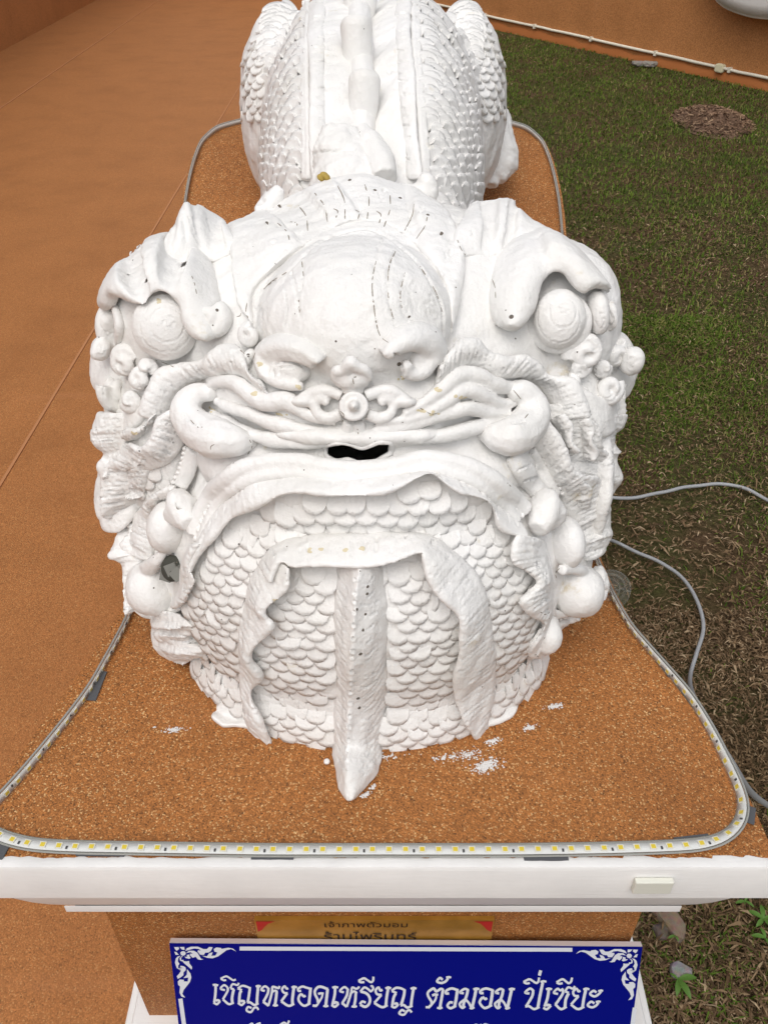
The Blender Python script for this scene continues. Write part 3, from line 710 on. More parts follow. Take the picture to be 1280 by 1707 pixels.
# ---- head mass with its engraved brow-dome lines
st = []
def E(pts, wd=1.8, dep=.0022): st.append((lines(pts), wd, dep))
E([(419, 540), (422, 500), (431, 485), (478, 454), (534, 404), (600, 382), (637, 391), (672, 416), (700, 444), (725, 485), (737, 516), (737, 563), (725, 590)], 2.2, .003)
E([(639, 397), (628, 430), (623, 451), (621, 490), (623, 516), (631, 554), (647, 571)]); E([(659, 419), (648, 447), (648, 500), (655, 530), (661, 549)])
E([(675, 454), (667, 491), (672, 522), (697, 541)]); E([(690, 465), (684, 490), (690, 520)], 1.5, .0015)
E([(503, 435), (505, 460), (498, 500), (500, 525)]); E([(486, 455), (494, 490), (497, 522)]); E([(472, 470), (478, 510), (476, 540)], 1.6, .0018)
E([(512, 424), (520, 412), (533, 404)], 1.6, .002)
for cx_, cy_, a, b in ((722, 512, 12, 22), (722, 512, 5, 11), (430, 526, 8, 17), (430, 526, 3, 8)):
    E([(cx_ + a * math.cos(t), cy_ + b * math.sin(t)) for t in np.linspace(.4, 6.0, 9)], 1.5, .0016)
for k in range(46):      # scratchy trowel marks across the dome
    x = random.uniform(470, 690); y = random.uniform(500, 590); E([(x, y), (x + random.uniform(18, 45), y - random.uniform(4, 14))], .9, .0007)
for k in range(60):
    x = random.uniform(260, 960); y = random.uniform(330, 1000); a = random.uniform(0, 6.3); l = random.uniform(5, 16)
    E([(x, y), (x + l * math.cos(a), y + l * math.sin(a)), (x + 1.6 * l * math.cos(a + .4), y + 1.6 * l * math.sin(a + .4))], 1.3, random.uniform(.0008, .0018))
for k in range(90):
    s_ = random.choice((-1, 1)); y = random.uniform(600, 1090); x = (random.uniform(168, 300) if s_ < 0 else random.uniform(930, 1050)); L = random.uniform(14, 40); w1 = random.uniform(3, 9)
    E([(x, y), (x + L * .35, y + w1), (x + L * .7, y - w1 * .2), (x + L, y + w1 * .6)], 1.5, random.uniform(.0012, .0024))
def head_extra(mb):
    # mouth cavity edges, muzzle fill
    blob(mb, 600, 722, 150, 22, .03, -.010)
    blob(mb, 192, 600, 24, 75, .04, -.026); blob(mb, 1020, 610, 26, 65, .04, -.026); blob(mb, 202, 800, 22, 100, .04, -.028); blob(mb, 300, 1060, 46, 44, .035, -.018); blob(mb, 900, 1050, 30, 42, .035, -.022); blob(mb, 988, 800, 24, 110, .04, -.030)
    return mb
head_extra(hc)
head = finish('head', hc, beast, .0026, 3, st, .0016)
HB2 = bvh(head.data)
# open the mouth: the slot is a real hole into the hollow casting
bmh = bmesh.new(); bmh.from_mesh(head.data)
pxs = proj([v.co[:] for v in bmh.verts])
up = lines([(543, 743), (560, 739), (580, 740), (602, 746), (618, 742), (632, 737), (652, 738)]); lo = lines([(543, 760), (560, 768), (580, 766), (602, 774), (622, 772), (636, 765), (652, 756)])
ux, uy = zip(*up); lx, ly = zip(*lo); kill = []
for v in bmh.verts:
    x, y = pxs[v.index]
    if 543 < x < 652 and v.co.y < .82 and np.interp(x, ux, uy) < y < np.interp(x, lx, ly): kill.append(v)
bmesh.ops.delete(bmh, geom=kill, context='VERTS'); bmh.to_mesh(head.data); bmh.free()
mb = MB(); ptube(mb, up + lo[::-1] + up[:2], .0026, -.001, 90, HB2); finish('mouth_rim', mb, head, .0016, 1, amp=.0006)
# ---- crest behind the dome
mb = band([(424, 545), (424, 490), (468, 440), (534, 392), (600, 370), (655, 380), (702, 420), (742, 480), (752, 560)],
          [(395, 505), (385, 425), (392, 375), (450, 346), (509, 315), (583, 290), (653, 302), (722, 332), (762, 385), (775, 440)], -.004, .012, .014, bulge=.006)
s2 = dashes(mb, 15, .42, .78, 1.3, .0020, .1) + dashes(mb, 8, .1, .3, 1.2, .0014)
for x, y in ((446, 372), (467, 344), (560, 330), (640, 318), (700, 352), (735, 390), (455, 405)): s2.append(([(x, y), (x + .5, y)], 3.4, .004))
finish('crest', mb, head, .0021, 2, s2, .0014)
# ---- ears / horns over the brows
finish('ear', band([(262, 432), (310, 440), (360, 436), (400, 415)], [(284, 396), (304, 342), (320, 341), (342, 348), (370, 365), (384, 384)], -.004, .022, .016, bulge=.010, soft=21), head, strokes=[(lines([(315, 360), (322, 385), (330, 405)]), 1.6, .002), (lines([(345, 365), (352, 385)]), 1.6, .002)])
mbx = band([(748, 440), (785, 430), (830, 430), (880, 440), (940, 455)], [(758, 392), (775, 352), (792, 337), (830, 333), (857, 331), (862, 348), (886, 370), (931, 389), (960, 418)], -.004, .022, .016, bulge=.010, soft=21)
finish('ear', mbx, head, strokes=dashes(mbx, 7, .3, .6, 1.6, .0018))
mb = MB(); ptube(mb, [(660, 320), (685, 330), (705, 325), (712, 305), (700, 292)], [.012, .016, .017, .014, .006], .012); blob(mb, 712, 312, 15, 15, .015, .010); finish('curl', mb, head)
mb = MB(); ptube(mb, [(440, 355), (455, 335), (468, 312)], [.014, .013, .006], .008); blob(mb, 458, 338, 18, 15, .014, .004); finish('curl', mb, head)
# ---- brows (hoods over the eyes)
LB = band([(174, 520), (190, 462), (218, 424), (250, 400), (290, 390), (330, 405), (355, 440), (372, 500), (372, 560)],
          [(188, 510), (197, 496), (221, 506), (243, 509), (249, 497), (266, 486), (285, 493), (301, 510), (305, 537), (319, 559), (343, 569)], -.004, .030, .018, bulge=.018)
finish('brow', LB, head, .0026, 7, strokes=dashes(LB, 6, .2, .6, 1.3, .0010), amp=.0012)
mb = MB(); swirl(mb, 350, 534, 24, 1.3, .010, .014, 60, -1); blob(mb, 346, 532, 17, 20, .010, .012); finish('brow_curl', mb, head)
RB = band([(1011, 495), (985, 445), (950, 410), (915, 390), (872, 390), (838, 412), (818, 455), (815, 505), (826, 548)],
          [(1002, 476), (985, 480), (973, 490), (957, 481), (941, 461), (925, 453), (906, 472), (897, 495), (888, 522), (866, 548), (845, 546)], -.004, .032, .018, bulge=.020)
finish('brow', RB, head, .0026, 9, strokes=dashes(RB, 5, .2, .5, 1.3, .0010), amp=.0012)
mb = MB(); swirl(mb, 853, 526, 20, 1.3, .009, .014, 120, 1); finish('brow_curl', mb, head)
# hanging outer lappets of the brows
mb = MB(); blob(mb, 182, 545, 17, 40, .018, .004, 4, e=.8); ptube(mb, [(191, 506), (200, 540), (197, 576)], [.004, .006, .004], .010); finish('brow_lappet', mb, head, strokes=[(lines([(172, 545), (180, 560), (190, 545), (184, 532)]), 1.5, .0018)])
mb = MB(); blob(mb, 996, 522, 17, 36, .018, .010, -8, e=.8); ptube(mb, [(1003, 478), (1008, 520), (996, 553)], [.004, .006, .005], .014); finish('brow_lappet', mb, head, strokes=[(lines([(1000, 520), (1006, 540), (998, 548), (992, 536)]), 1.5, .0018)])
# ---- eyes
mb = MB(); blob(mb, 276, 545, 54, 52, .018, .006, face=.75); ring(mb, 276, 545, 50, .0030, .008, face=.75); blob(mb, 279, 541, 34, 33, .007, .0145, face=.75)
finish('eye', mb, head, .0018, 1, [(lines([(279 + 29 * math.cos(t), 541 + 29 * math.sin(t)) for t in np.linspace(0, 6.28, 14)]), 1.8, .0013), (lines([(282 + 9 * math.cos(t), 536 + 9 * math.sin(t)) for t in np.linspace(0, 5.6, 9)]), 1.5, .0016), (lines([(276 + 43 * math.cos(t), 545 + 42 * math.sin(t)) for t in np.linspace(0, 6.28, 16)]), 1.5, .0011)], .0007)
mb = MB(); blob(mb, 931, 538, 55, 52, .012, .006, face=.7); blob(mb, 931, 532, 43, 48, .021, .014, face=.7)
finish('eye', mb, head, .0018, 1, [(lines([(938 + 23 * math.cos(t), 520 + 26 * math.sin(t)) for t in np.linspace(-1.2, 3.6, 12)]), 1.8, .0013), (lines([(939 + 8 * math.cos(t), 515 + 8 * math.sin(t)) for t in np.linspace(0, 5.6, 9)]), 1.4, .0014), (lines([(931 + 36 * math.cos(t), 530 + 41 * math.sin(t)) for t in np.linspace(-.6, 3.4, 12)]), 1.5, .0011)], .0007)
# ---- nose: each nostril is a hood that flows out of the dome with a rolled rim
mb = band([(548, 590), (520, 566), (490, 556), (460, 556), (436, 570), (424, 598), (430, 632)], [(528, 606), (508, 596), (484, 590), (458, 594), (442, 606), (441, 622), (452, 634)], -.006, .013, .012, bulge=.008)
ptube(mb, [(524, 606), (505, 596), (484, 590), (459, 592), (443, 604), (441, 618), (452, 632), (478, 641), (505, 645)], [.005, .006, .0066, .007, .007, .006, .006, .005, .004], .012); blob(mb, 484, 617, 38, 22, .012, .004)
finish('nostril', mb, head, strokes=[(lines([(458, 628), (455, 612), (468, 604), (495, 606), (512, 618)]), 2, .003), (lines([(466, 624), (468, 613), (488, 612)]), 2, .003)])
mb = band([(628, 580), (652, 546), (690, 533), (725, 545), (744, 578), (742, 612)], [(645, 594), (660, 580), (684, 572), (706, 578), (716, 594), (714, 612)], -.006, .015, .012, bulge=.008)
ptube(mb, [(642, 594), (657, 579), (682, 570), (706, 574), (717, 588), (717, 604), (707, 619), (688, 625), (677, 615), (684, 605)], [.005, .007, .0085, .009, .009, .008, .008, .007, .006, .005], .014); blob(mb, 702, 602, 19, 21, .010, .006)
finish('nostril', mb, head, strokes=[(lines([(660, 592), (668, 608), (670, 622)]), 4, .006)])
# leaf and medallion on the upper lip
mb = MB(); blob(mb, 587, 630, 32, 20, .010, .009, e=.8); ptube(mb, [(558, 634), (560, 620), (574, 616), (584, 604), (596, 612), (610, 618), (618, 634)], [.004, .0055, .0055, .007, .0055, .0055, .004], .014); blob(mb, 588, 650, 20, 12, .010, .006)
finish('leaf_ornament', mb, head, .0018, 1, [(lines([(587, 645), (588, 632), (582, 627), (589, 622), (594, 630)]), 1.6, .002)])
mb = MB(); blob(mb, 590, 677, 23, 23, .010, .014, face=.8); ring(mb, 590, 677, 20, .0030, .021, face=.8); blob(mb, 590, 676, 10, 10, .014, .022, face=.8); finish('medallion', mb, head, .0016, 1, amp=.0005)
for sgn_ in (-1, 1):
    mb = MB(); c0x = 590
    ptube(mb, [(c0x + sgn_ * 22, 690), (c0x + sgn_ * 42, 697), (c0x + sgn_ * 60, 690), (c0x + sgn_ * 66, 672), (c0x + sgn_ * 52, 664), (c0x + sgn_ * 44, 675)], [.006, .006, .006, .005, .005, .004], .010)
    ptube(mb, [(c0x + sgn_ * 20, 660), (c0x + sgn_ * 40, 652), (c0x + sgn_ * 62, 652), (c0x + sgn_ * 88, 668), (c0x + sgn_ * 104, 672)], [.006, .006, .007, .007, .004], .009)
    blob(mb, c0x + sgn_ * 85, 670, 20, 11, .009, .010); ptube(mb, [(c0x + sgn_ * 6, 704), (c0x + sgn_ * 9, 716), (c0x + sgn_ * 8, 728)], .007, .008)
    finish('scroll_ornament', mb, head, .0018, 1)
# ---- upper lip: wavy mouldings ending in the big corner rolls
UL = [[(345, 652), (365, 637), (395, 640), (420, 660), (445, 671), (478, 668), (512, 690), (560, 702)], [(360, 668), (385, 680), (410, 688), (440, 700), (480, 711), (530, 720), (585, 724)], [(352, 690), (380, 705), (420, 724), (470, 735), (530, 736), (588, 731)]]
UR = [[(872, 642), (848, 646), (822, 640), (795, 625), (765, 627), (735, 650), (705, 672), (672, 690)], [(866, 668), (835, 673), (800, 657), (770, 652), (735, 675), (690, 697), (625, 703)], [(850, 690), (815, 688), (775, 680), (730, 695), (690, 708), (640, 716), (606, 722)], [(850, 704), (800, 711), (745, 724), (700, 730), (655, 731), (610, 731)]]
mb = MB()
for q, r_ in zip(UL, (.0078, .0066, .0078)): ptube(mb, q, [r_ * .8, r_, r_, r_ * .6], .008)
finish('upper_lip', mb, head, .0019, 1, amp=.0013)
mb = MB()
for q, r_ in zip(UR, (.0080, .0068, .0064, .0076)): ptube(mb, q, [r_ * .8, r_, r_ * .9, r_ * .6], .008)
finish('upper_lip', mb, head, .0019, 1, amp=.0013)
def beads(name, path, n, rx, ry, dep, lift, parent):
    mb = MB(); p = res(path, n)
    for x, y in p: blob(mb, x, y, rx, ry, dep, lift, n=8, face=.6)
    o = put(name, mb.mesh(name), PL, parent); return tag(o, kind='stuff')
beads('lip_bead', [(470, 722), (520, 731), (580, 732)], 14, 4.2, 7, .004, .010, head)
beads('lip_bead', [(612, 726), (660, 724), (700, 718)], 10, 4.0, 5, .003, .009, head)
mb = MB(); ptube(mb, [(425, 735), (395, 736), (360, 730), (328, 712), (312, 688), (318, 666), (337, 654), (356, 660)], [.006, .016, .0215, .0215, .020, .017, .013, .007], [-.004, .018, .03, .032, .03, .028, .024, .014]); finish('lip_roll', mb, head, .0022, 2, [(lines([(308, 690), (318, 702), (335, 711)]), 2, .003)])
mb = MB(); ptube(mb, [(800, 722), (830, 728), (858, 725), (880, 706), (888, 682), (882, 662), (866, 652), (850, 660)], [.006, .016, .0215, .0215, .020, .017, .013, .007], [-.004, .018, .03, .032, .03, .028, .024, .014]); finish('lip_roll', mb, head, .0022, 2, [(lines([(850, 702), (862, 706), (874, 702)]), 2, .0025)])
# ---- lower lip
L1 = [(322, 890), (332, 858), (350, 828), (377, 797), (424, 775), (487, 771), (548, 779), (600, 783), (650, 777), (690, 766), (722, 765), (790, 783), (838, 815), (876, 850)]
L2 = [(333, 905), (348, 868), (368, 838), (396, 812), (436, 794), (490, 789), (548, 795), (603, 798), (650, 793), (690, 784), (725, 782), (783, 800), (826, 832), (862, 868)]
mb = MB(); ptube(mb, L1, .0095, .010); ptube(mb, L2, .0060, .010); finish('lower_lip', mb, head, .0019, 1, amp=.0010)
beads('lip_bead', [((a[0] + b[0]) / 2, (a[1] + b[1]) / 2) for a, b in zip(L1, L2)], 44, 5.0, 6, .0045, .011, head)
LF = band([(330, 912), (350, 868), (372, 838), (400, 815), (440, 797), (490, 791), (548, 792), (605, 791), (675, 785), (725, 786), (783, 803), (826, 835), (866, 872)],
          [(314, 965), (330, 932), (345, 912), (362, 893), (394, 862), (441, 841), (473, 826), (513, 823), (553, 829), (605, 828), (656, 818), (700, 797), (722, 791), (741, 806), (769, 824), (816, 840), (832, 880), (862, 896), (884, 906)], .002, .026, .010, n=120, bulge=.003)
finish('lip_frill', LF, head, .0021, 2, dashes(LF, 30, .12, .55, 1.6, .0016), .0014)
# ---- fangs and cups at the jaw corners
mb = MB(); blob(mb, 283, 878, 34, 46, .032, .016, 8); finish('tusk', mb, head)
mb = MB(); ptube(mb, [(292, 822), (300, 845), (316, 875)], [.006, .022, .010], .026); blob(mb, 302, 846, 22, 34, .022, .028, -15); finish('fang', mb, head, strokes=[(lines([(293, 838), (296, 846), (306, 846)]), 1.8, .0022)])
mb = MB(); blob(mb, 942, 904, 28, 44, .030, .016, -8); finish('tusk', mb, head)
mb = MB(); ptube(mb, [(912, 818), (912, 845), (895, 882)], [.006, .022, .010], .026); blob(mb, 905, 852, 25, 40, .022, .026, 15); finish('fang', mb, head)
mb = MB(); blob(mb, 256, 980, 43, 47, .034, .012, -8, e=.85); ptube(mb, [(240, 985), (233, 955), (234, 932)], [.020, .017, .006], .022); ptube(mb, [(245, 948), (262, 935), (276, 914)], [.010, .009, .004], .030); ptube(mb, [(222, 1012), (250, 1026), (285, 1024), (300, 1012)], [.004, .006, .006, .004], .010)
finish('jaw_cup', mb, head)
mb = MB(); blob(mb, 288, 948, 21, 23, .008, .016); finish('broken_core', mb, head, amp=.002, mat=M('hollow_shade', (.055, .055, .045), .9), label='dark patch painted as the shaded broken hollow in the jaw showing grey filling')  # raised blob; its dark colour stands in for shade inside the jaw hole
mb = MB()
for (x, y, a, l_) in ((288, 948, 20, .020), (279, 958, -15, .017), (297, 956, 40, .016), (281, 940, 60, .015)):
    p, R = frame_at(x, y, None, l_, .6); R = R @ RZ(a) @ RX(12); h = .0065
    mb.add([p + R @ Vector((h * i, h * j, h * .7 * k)) for i in (-1, 1) for j in (-1, 1) for k in (-1, 1)], [(0, 1, 3, 2), (4, 6, 7, 5), (0, 4, 5, 1), (2, 3, 7, 6), (0, 2, 6, 4), (1, 5, 7, 3)])
tag(put('brick_fragment', mb.mesh('brick_fragment', False), M('grey_brick', (.20, .20, .18), .9), head), kind='stuff')
mb = MB(); blob(mb, 962, 985, 42, 43, .034, .012, 8, e=.85); ptube(mb, [(985, 990), (996, 965), (998, 944)], [.020, .017, .006], .022); ptube(mb, [(935, 950), (960, 948), (985, 958)], [.006, .007, .006], .030)
finish('jaw_cup', mb, head)
# beaded strips beside the jaws
mb = MB(); ptube(mb, [(322, 750), (316, 775), (300, 812)], [.009, .010, .009], .010, flat=.7); finish('jaw_strip', mb, head)
beads('jaw_bead', [(309, 748), (302, 775), (286, 812)], 9, 4.5, 4.5, .005, .010, head)
mb = MB(); ptube(mb, [(856, 758), (875, 790), (905, 825)], [.012, .014, .012], .010, flat=.7); ptube(mb, [(885, 750), (908, 785), (928, 825)], .006, .010); finish('jaw_strip', mb, head, strokes=[([(862, 785), (884, 775)], 1.8, .003), ([(872, 803), (895, 795)], 1.8, .003)])
beads('jaw_bead', [(893, 748), (917, 783), (936, 822)], 10, 4.5, 4.5, .005, .010, head)
mb = MB(); ptube(mb, [(880, 912), (896, 930), (902, 970), (908, 1040), (930, 1040), (965, 1028)], .0055, .012); ptube(mb, [(893, 905), (912, 930), (917, 970), (922, 1022), (962, 1014)], .005, .012); finish('jaw_strip', mb, head)
beads('jaw_bead', [(888, 910), (904, 930), (910, 970), (914, 1030), (964, 1021)], 26, 3.6, 3.6, .004, .012, head)
# ---- frills: under the eyes, mane, jaw sides
FR = [
 ('moustache_frill', [(270, 700), (292, 660), (325, 638), (360, 627), (395, 630), (430, 652), (460, 668)], [(228, 690), (250, 640), (265, 616), (300, 606), (334, 600), (354, 584), (385, 575), (405, 585), (419, 618), (440, 640)], .000, .014, .012, .008, 20, 6),
 ('moustache_frill', [(722, 650), (758, 624), (792, 617), (830, 634), (872, 634), (906, 655), (922, 700)], [(728, 610), (746, 586), (760, 566), (785, 560), (800, 562), (815, 582), (850, 592), (875, 588), (900, 605), (915, 626), (950, 631), (970, 650), (985, 695)], .000, .018, .012, .008, 20, 0),
 ('mane_frill', [(318, 690), (305, 740), (286, 768), (258, 782), (226, 786), (200, 805)], [(284, 684), (262, 700), (253, 730), (234, 748), (214, 738), (193, 744), (180, 770), (170, 798)], .004, .026, .011, .006, 18, 2),
 ('mane_frill', [(222, 690), (218, 740), (222, 780), (230, 830), (238, 880), (246, 930), (248, 970), (242, 1010)], [(166, 688), (150, 728), (158, 746), (175, 757), (163, 774), (170, 796), (166, 836), (170, 862), (196, 873), (188, 905), (181, 930), (202, 940), (206, 1000), (208, 1028)], -.004, .010, .012, .004, 40, 6),
 ('mane_frill', [(300, 830), (276, 838), (262, 870), (258, 915), (255, 940)], [(292, 808), (262, 820), (232, 850), (220, 890), (212, 925)], .002, .024, .011, .006, 14, 0),
 ('mane_frill', [(988, 690), (978, 730), (972, 760), (978, 795), (985, 835)], [(1045, 690), (1037, 714), (1022, 732), (1035, 752), (1026, 764), (1034, 800), (1012, 826)], -.004, .008, .012, .004, 22, 0),
 ('mane_frill', [(895, 665), (905, 705), (928, 738), (945, 772), (955, 812)], [(985, 690), (1000, 715), (1006, 745), (1015, 760), (1020, 790), (1012, 822)], .004, .022, .011, .006, 24, 0),
 ('mane_frill', [(880, 740), (905, 772), (925, 812), (940, 855), (960, 910), (975, 935)], [(905, 690), (936, 735), (958, 785), (1000, 795), (1012, 826), (1018, 856), (1017, 899), (1000, 924)], .004, .030, .011, .006, 26, 0),
 ('mane_frill', [(250, 700), (240, 722), (222, 735), (204, 740)], [(262, 690), (250, 706), (232, 714), (214, 712), (198, 722)], .004, .016, .009, .004, 8, 0),
 ('mane_frill', [(270, 742), (258, 770), (246, 800), (244, 830)], [(240, 748), (232, 770), (214, 782), (216, 806), (204, 830)], .002, .020, .010, .005, 14, 2),
 ('mane_frill', [(238, 870), (240, 900), (244, 930)], [(206, 868), (212, 888), (200, 905), (210, 928)], .002, .022, .010, .004, 8, 0),
 ('mane_frill', [(950, 700), (962, 730), (972, 765)], [(985, 696), (992, 716), (986, 735), (998, 752), (990, 770)], .004, .024, .010, .005, 10, 0),
 ('mane_frill', [(935, 800), (950, 840), (966, 880), (982, 915)], [(968, 796), (985, 812), (984, 838), (1002, 850), (1000, 884), (1006, 905)], .006, .030, .010, .005, 20, 2),
 ('mane_frill', [(912, 700), (928, 730), (940, 760)], [(940, 690), (955, 712), (952, 735), (968, 752)], .004, .030, .009, .004, 8, 0),
 ('jaw_frill', [(318, 910), (304, 945), (300, 985), (290, 1008)], [(336, 905), (322, 930), (318, 946), (328, 970), (316, 994), (299, 1013)], .006, .030, .010, .004, 8, 0),
 ('jaw_frill', [(246, 1018), (258, 1048), (270, 1078), (290, 1106)], [(300, 1022), (322, 1046), (322, 1066), (342, 1086), (322, 1101), (305, 1112)], .002, .020, .012, .008, 6, 0),
 ('jaw_frill', [(905, 900), (918, 950), (920, 1000), (914, 1045), (916, 1056), (918, 1064)], [(860, 890), (851, 915), (857, 945), (895, 968), (880, 988), (866, 1004), (882, 1025), (903, 1042), (890, 1065), (877, 1089), (896, 1098), (914, 1086)], .002, .028, .011, .008, 18, 0),
]
for nm, ro, ed, lr, le, th, bu, nd_, dt in FR:
    mb = band(ro, ed, lr, le, th, bulge=bu, n=100); finish(nm, mb, head, .0022, 2, dashes(mb, int(nd_ * 1.6), .25, .9, 1.7, .0021, .16, dt), .0015)
# ---- curls and knobs of the mane
for (x, y, r_, tr, rad, a0, hd) in ((213, 604, 24, 1.3, .0085, 20, 1), (238, 632, 15, 1.2, .0075, 40, 1), (194, 652, 30, 1.4, .0085, 150, 1), (973, 588, 28, 1.5, .0080, 200, -1), (965, 612, 14, 1.2, .007, 60, -1), (1022, 588, 17, 1.2, .0085, 60, -1), (420, 560, 14, 1.1, .007, 90, 1), (1010, 648, 22, 1.2, .009, 30, -1), (222, 668, 15, 1.2, .0065, 200, 1), (1000, 612, 13, 1.2, .006, 10, -1), (950, 640, 11, 1.1, .0055, 100, -1), (246, 610, 12, 1.1, .0055, 300, 1)):
    mb = MB(); swirl(mb, x, y, r_, tr, rad, .010, a0, hd); blob(mb, x, y, r_ * .9, r_ * .9, .008, .004)
    finish('mane_curl', mb, head, .0019, 1, [(lines([(x + q * math.cos(t), y + q * math.sin(t)) for t in np.linspace(a0 / 57., a0 / 57. + 2.6, 7)]), 1.4, .0016) for q in (r_ * 1.0, r_ * .72)])
for (x, y, rx, ry, dp, rt) in ((168, 582, 15, 22, .014, 0), (186, 540, 14, 20, .014, 20), (1052, 602, 15, 21, .014, 0), (1016, 528, 12, 28, .014, -12), (415, 600, 12, 22, .010, 20)):
    mb = MB(); blob(mb, x, y, rx, ry, dp, .006, rt, e=.75); finish('mane_knob', mb, head, .0022, 1, [(lines([(x + rx * .55 * math.cos(t) * (1 - t / 9), y + ry * .55 * math.sin(t) * (1 - t / 9)) for t in np.linspace(0, 6, 9)]), 1.5, .0018)], .002)
for k in range(9):      # curved ridges of the mane below the right curl
    pass
mb = MB()
for k in range(6):
    o_ = k * 11; ptube(mb, [(955 + o_ * .2, 640 + o_), (985, 665 + o_), (1015, 668 + o_ * .9), (1042, 640 + o_)], [.003, .006, .006, .003], .004)
finish('mane_lock', mb, head, .0021, 1)
mb = MB()
for k in range(4):
    o_ = k * 10; ptube(mb, [(175, 660 + o_), (195, 685 + o_), (225, 690 + o_ * .6), (255, 660 + o_ * .3)], [.003, .006, .006, .003], .003)
finish('mane_lock', mb, head, .0021, 1)
# ---- beard: collar, two side frills, centre ridge
mb = band([(430, 938), (455, 908), (500, 893), (560, 889), (605, 889), (650, 887), (712, 893), (745, 915)], [(452, 972), (468, 938), (487, 946), (525, 945), (562, 947), (605, 948), (656, 938), (703, 922), (722, 950)], .004, .032, .009, bulge=.002); finish('beard_collar', mb, head, .0021, 2, dashes(mb, 15, .15, .6, 1.8, .0024) , .0012)
mb = band([(448, 915), (418, 965), (404, 1020), (400, 1090), (403, 1161), (412, 1215), (425, 1252)], [(485, 946), (480, 985), (441, 1020), (456, 1046), (417, 1095), (437, 1128), (420, 1156), (430, 1190), (441, 1212), (456, 1250), (462, 1274)], .004, .032, .011, n=120, bulge=.003); finish('beard_frill', mb, head, .0022, 2, dashes(mb, 34, .1, .8, 1.5, .0012, .16, 6, .06), .0016)
mb = band([(728, 898), (795, 955), (813, 1010), (822, 1060), (825, 1137), (816, 1190), (812, 1232)], [(702, 922), (708, 955), (722, 987), (745, 1012), (766, 1035), (763, 1091), (756, 1147), (762, 1180), (775, 1212), (800, 1242)], .004, .032, .011, n=120, bulge=.003); finish('beard_frill', mb, head, .0022, 2, dashes(mb, 34, .1, .8, 1.5, .0012, .16, 4, .06), .0016)
def rp(x, y, l):
    if y > 1235: return atZ(x, y, .803 + max(0, .8 * l))
    return hit(x, y, None, l)[0]
n = 60; Lb = res([(556, 945), (553, 1000), (553, 1090), (553, 1180), (553, 1240), (562, 1306), (576, 1334)], n); Cr = res([(600, 940), (592, 997), (586, 1090), (581, 1184), (578, 1240), (578, 1290), (580, 1335)], n); Rb = res([(646, 945), (650, 1000), (652, 1067), (647, 1175), (640, 1235), (633, 1285), (590, 1334)], n)
V = []; Fc = []; K = 11
for i in range(n):
    t = i / (n - 1); lc = .034 + .012 * t if t < .85 else .046 * (1 - (t - .85) / .15) + .004
    a = rp(*Lb[i], -.006); c = rp(*Cr[i], lc); b = rp(*Rb[i], -.006)
    m1 = (a + c) / 2; m2 = (c + b) / 2; vd = -ray(*Cr[i])
    row = [a, a.lerp(c, .35) + vd * .003, a.lerp(c, .7) + vd * .004, c, c.lerp(b, .2) + vd * .004, c.lerp(b, .45) + vd * .008, c.lerp(b, .75) + vd * .007, b]
    back = -vd * -1
    cen = (a + b) / 2 + ray(*Cr[i]) * .03
    row += [b.lerp(cen, .6), cen, a.lerp(cen, .6)]
    V += row
for i in range(n - 1):
    for k in range(K):
        a = i * K + k; b = i * K + (k + 1) % K; Fc.append((a, b, b + K, a + K))
Fc.append(tuple(range(K))[::-1]); Fc.append(tuple((n - 1) * K + k for k in range(K)))
mb = MB().add(V, Fc); s3 = []
for k in range(17):
    y = 965 + k * 19 + random.uniform(-5, 5); s3.append((lines([(606 + random.uniform(-5, 6), y + 8), (614, y + 8), (620 + random.uniform(0, 12), y + random.uniform(-6, 2))]), 1.6, .0015)); s3.append(([(592 - k * .8, y), (592.5 - k * .8, y + 2)], 2.6, .004))
    s3.append((lines([(562, y - 8), (568, y + 4), (577, y + 14)]), 1.6, .0014))
for k in range(14): y = 1120 + k * 12; s3.append((lines([(600, y + 22), (620, y + 5), (638, y - 22)]), 1.3, .0009))
finish('beard_ridge', mb, head, .0021, 2, s3, .0014)
# skirts of plaster at the foot
for ro, ed in (([(362, 1155), (385, 1165), (422, 1175)], [(352, 1196), (358, 1202), (372, 1213), (395, 1213), (418, 1218)]), ([(810, 1165), (835, 1150), (860, 1150)], [(812, 1214), (838, 1206), (856, 1196), (864, 1176)])):
    n = 30; r = res(ro, n); e_ = res(ed, n); V = []; Fc = []
    for i in range(n):
        R, _ = hit(*r[i], None, -.004); Ee = atZ(*e_[i], .8005); md = R.lerp(Ee, .5) + Vector((0, 0, -.008))
        V += [R, md, Ee + Vector((0, 0, .006)), Ee, R + Vector((0, .03, -.05))]
    for i in range(n - 1):
        for k in range(5): a = i * 5 + k; b = i * 5 + (k + 1) % 5; Fc.append((a, b, b + 5, a + 5))
    Fc.append(tuple(range(5))[::-1]); Fc.append(tuple((n - 1) * 5 + k for k in range(5)))
    finish('foot_skirt', MB().add(V, Fc), head, .0022, 1)
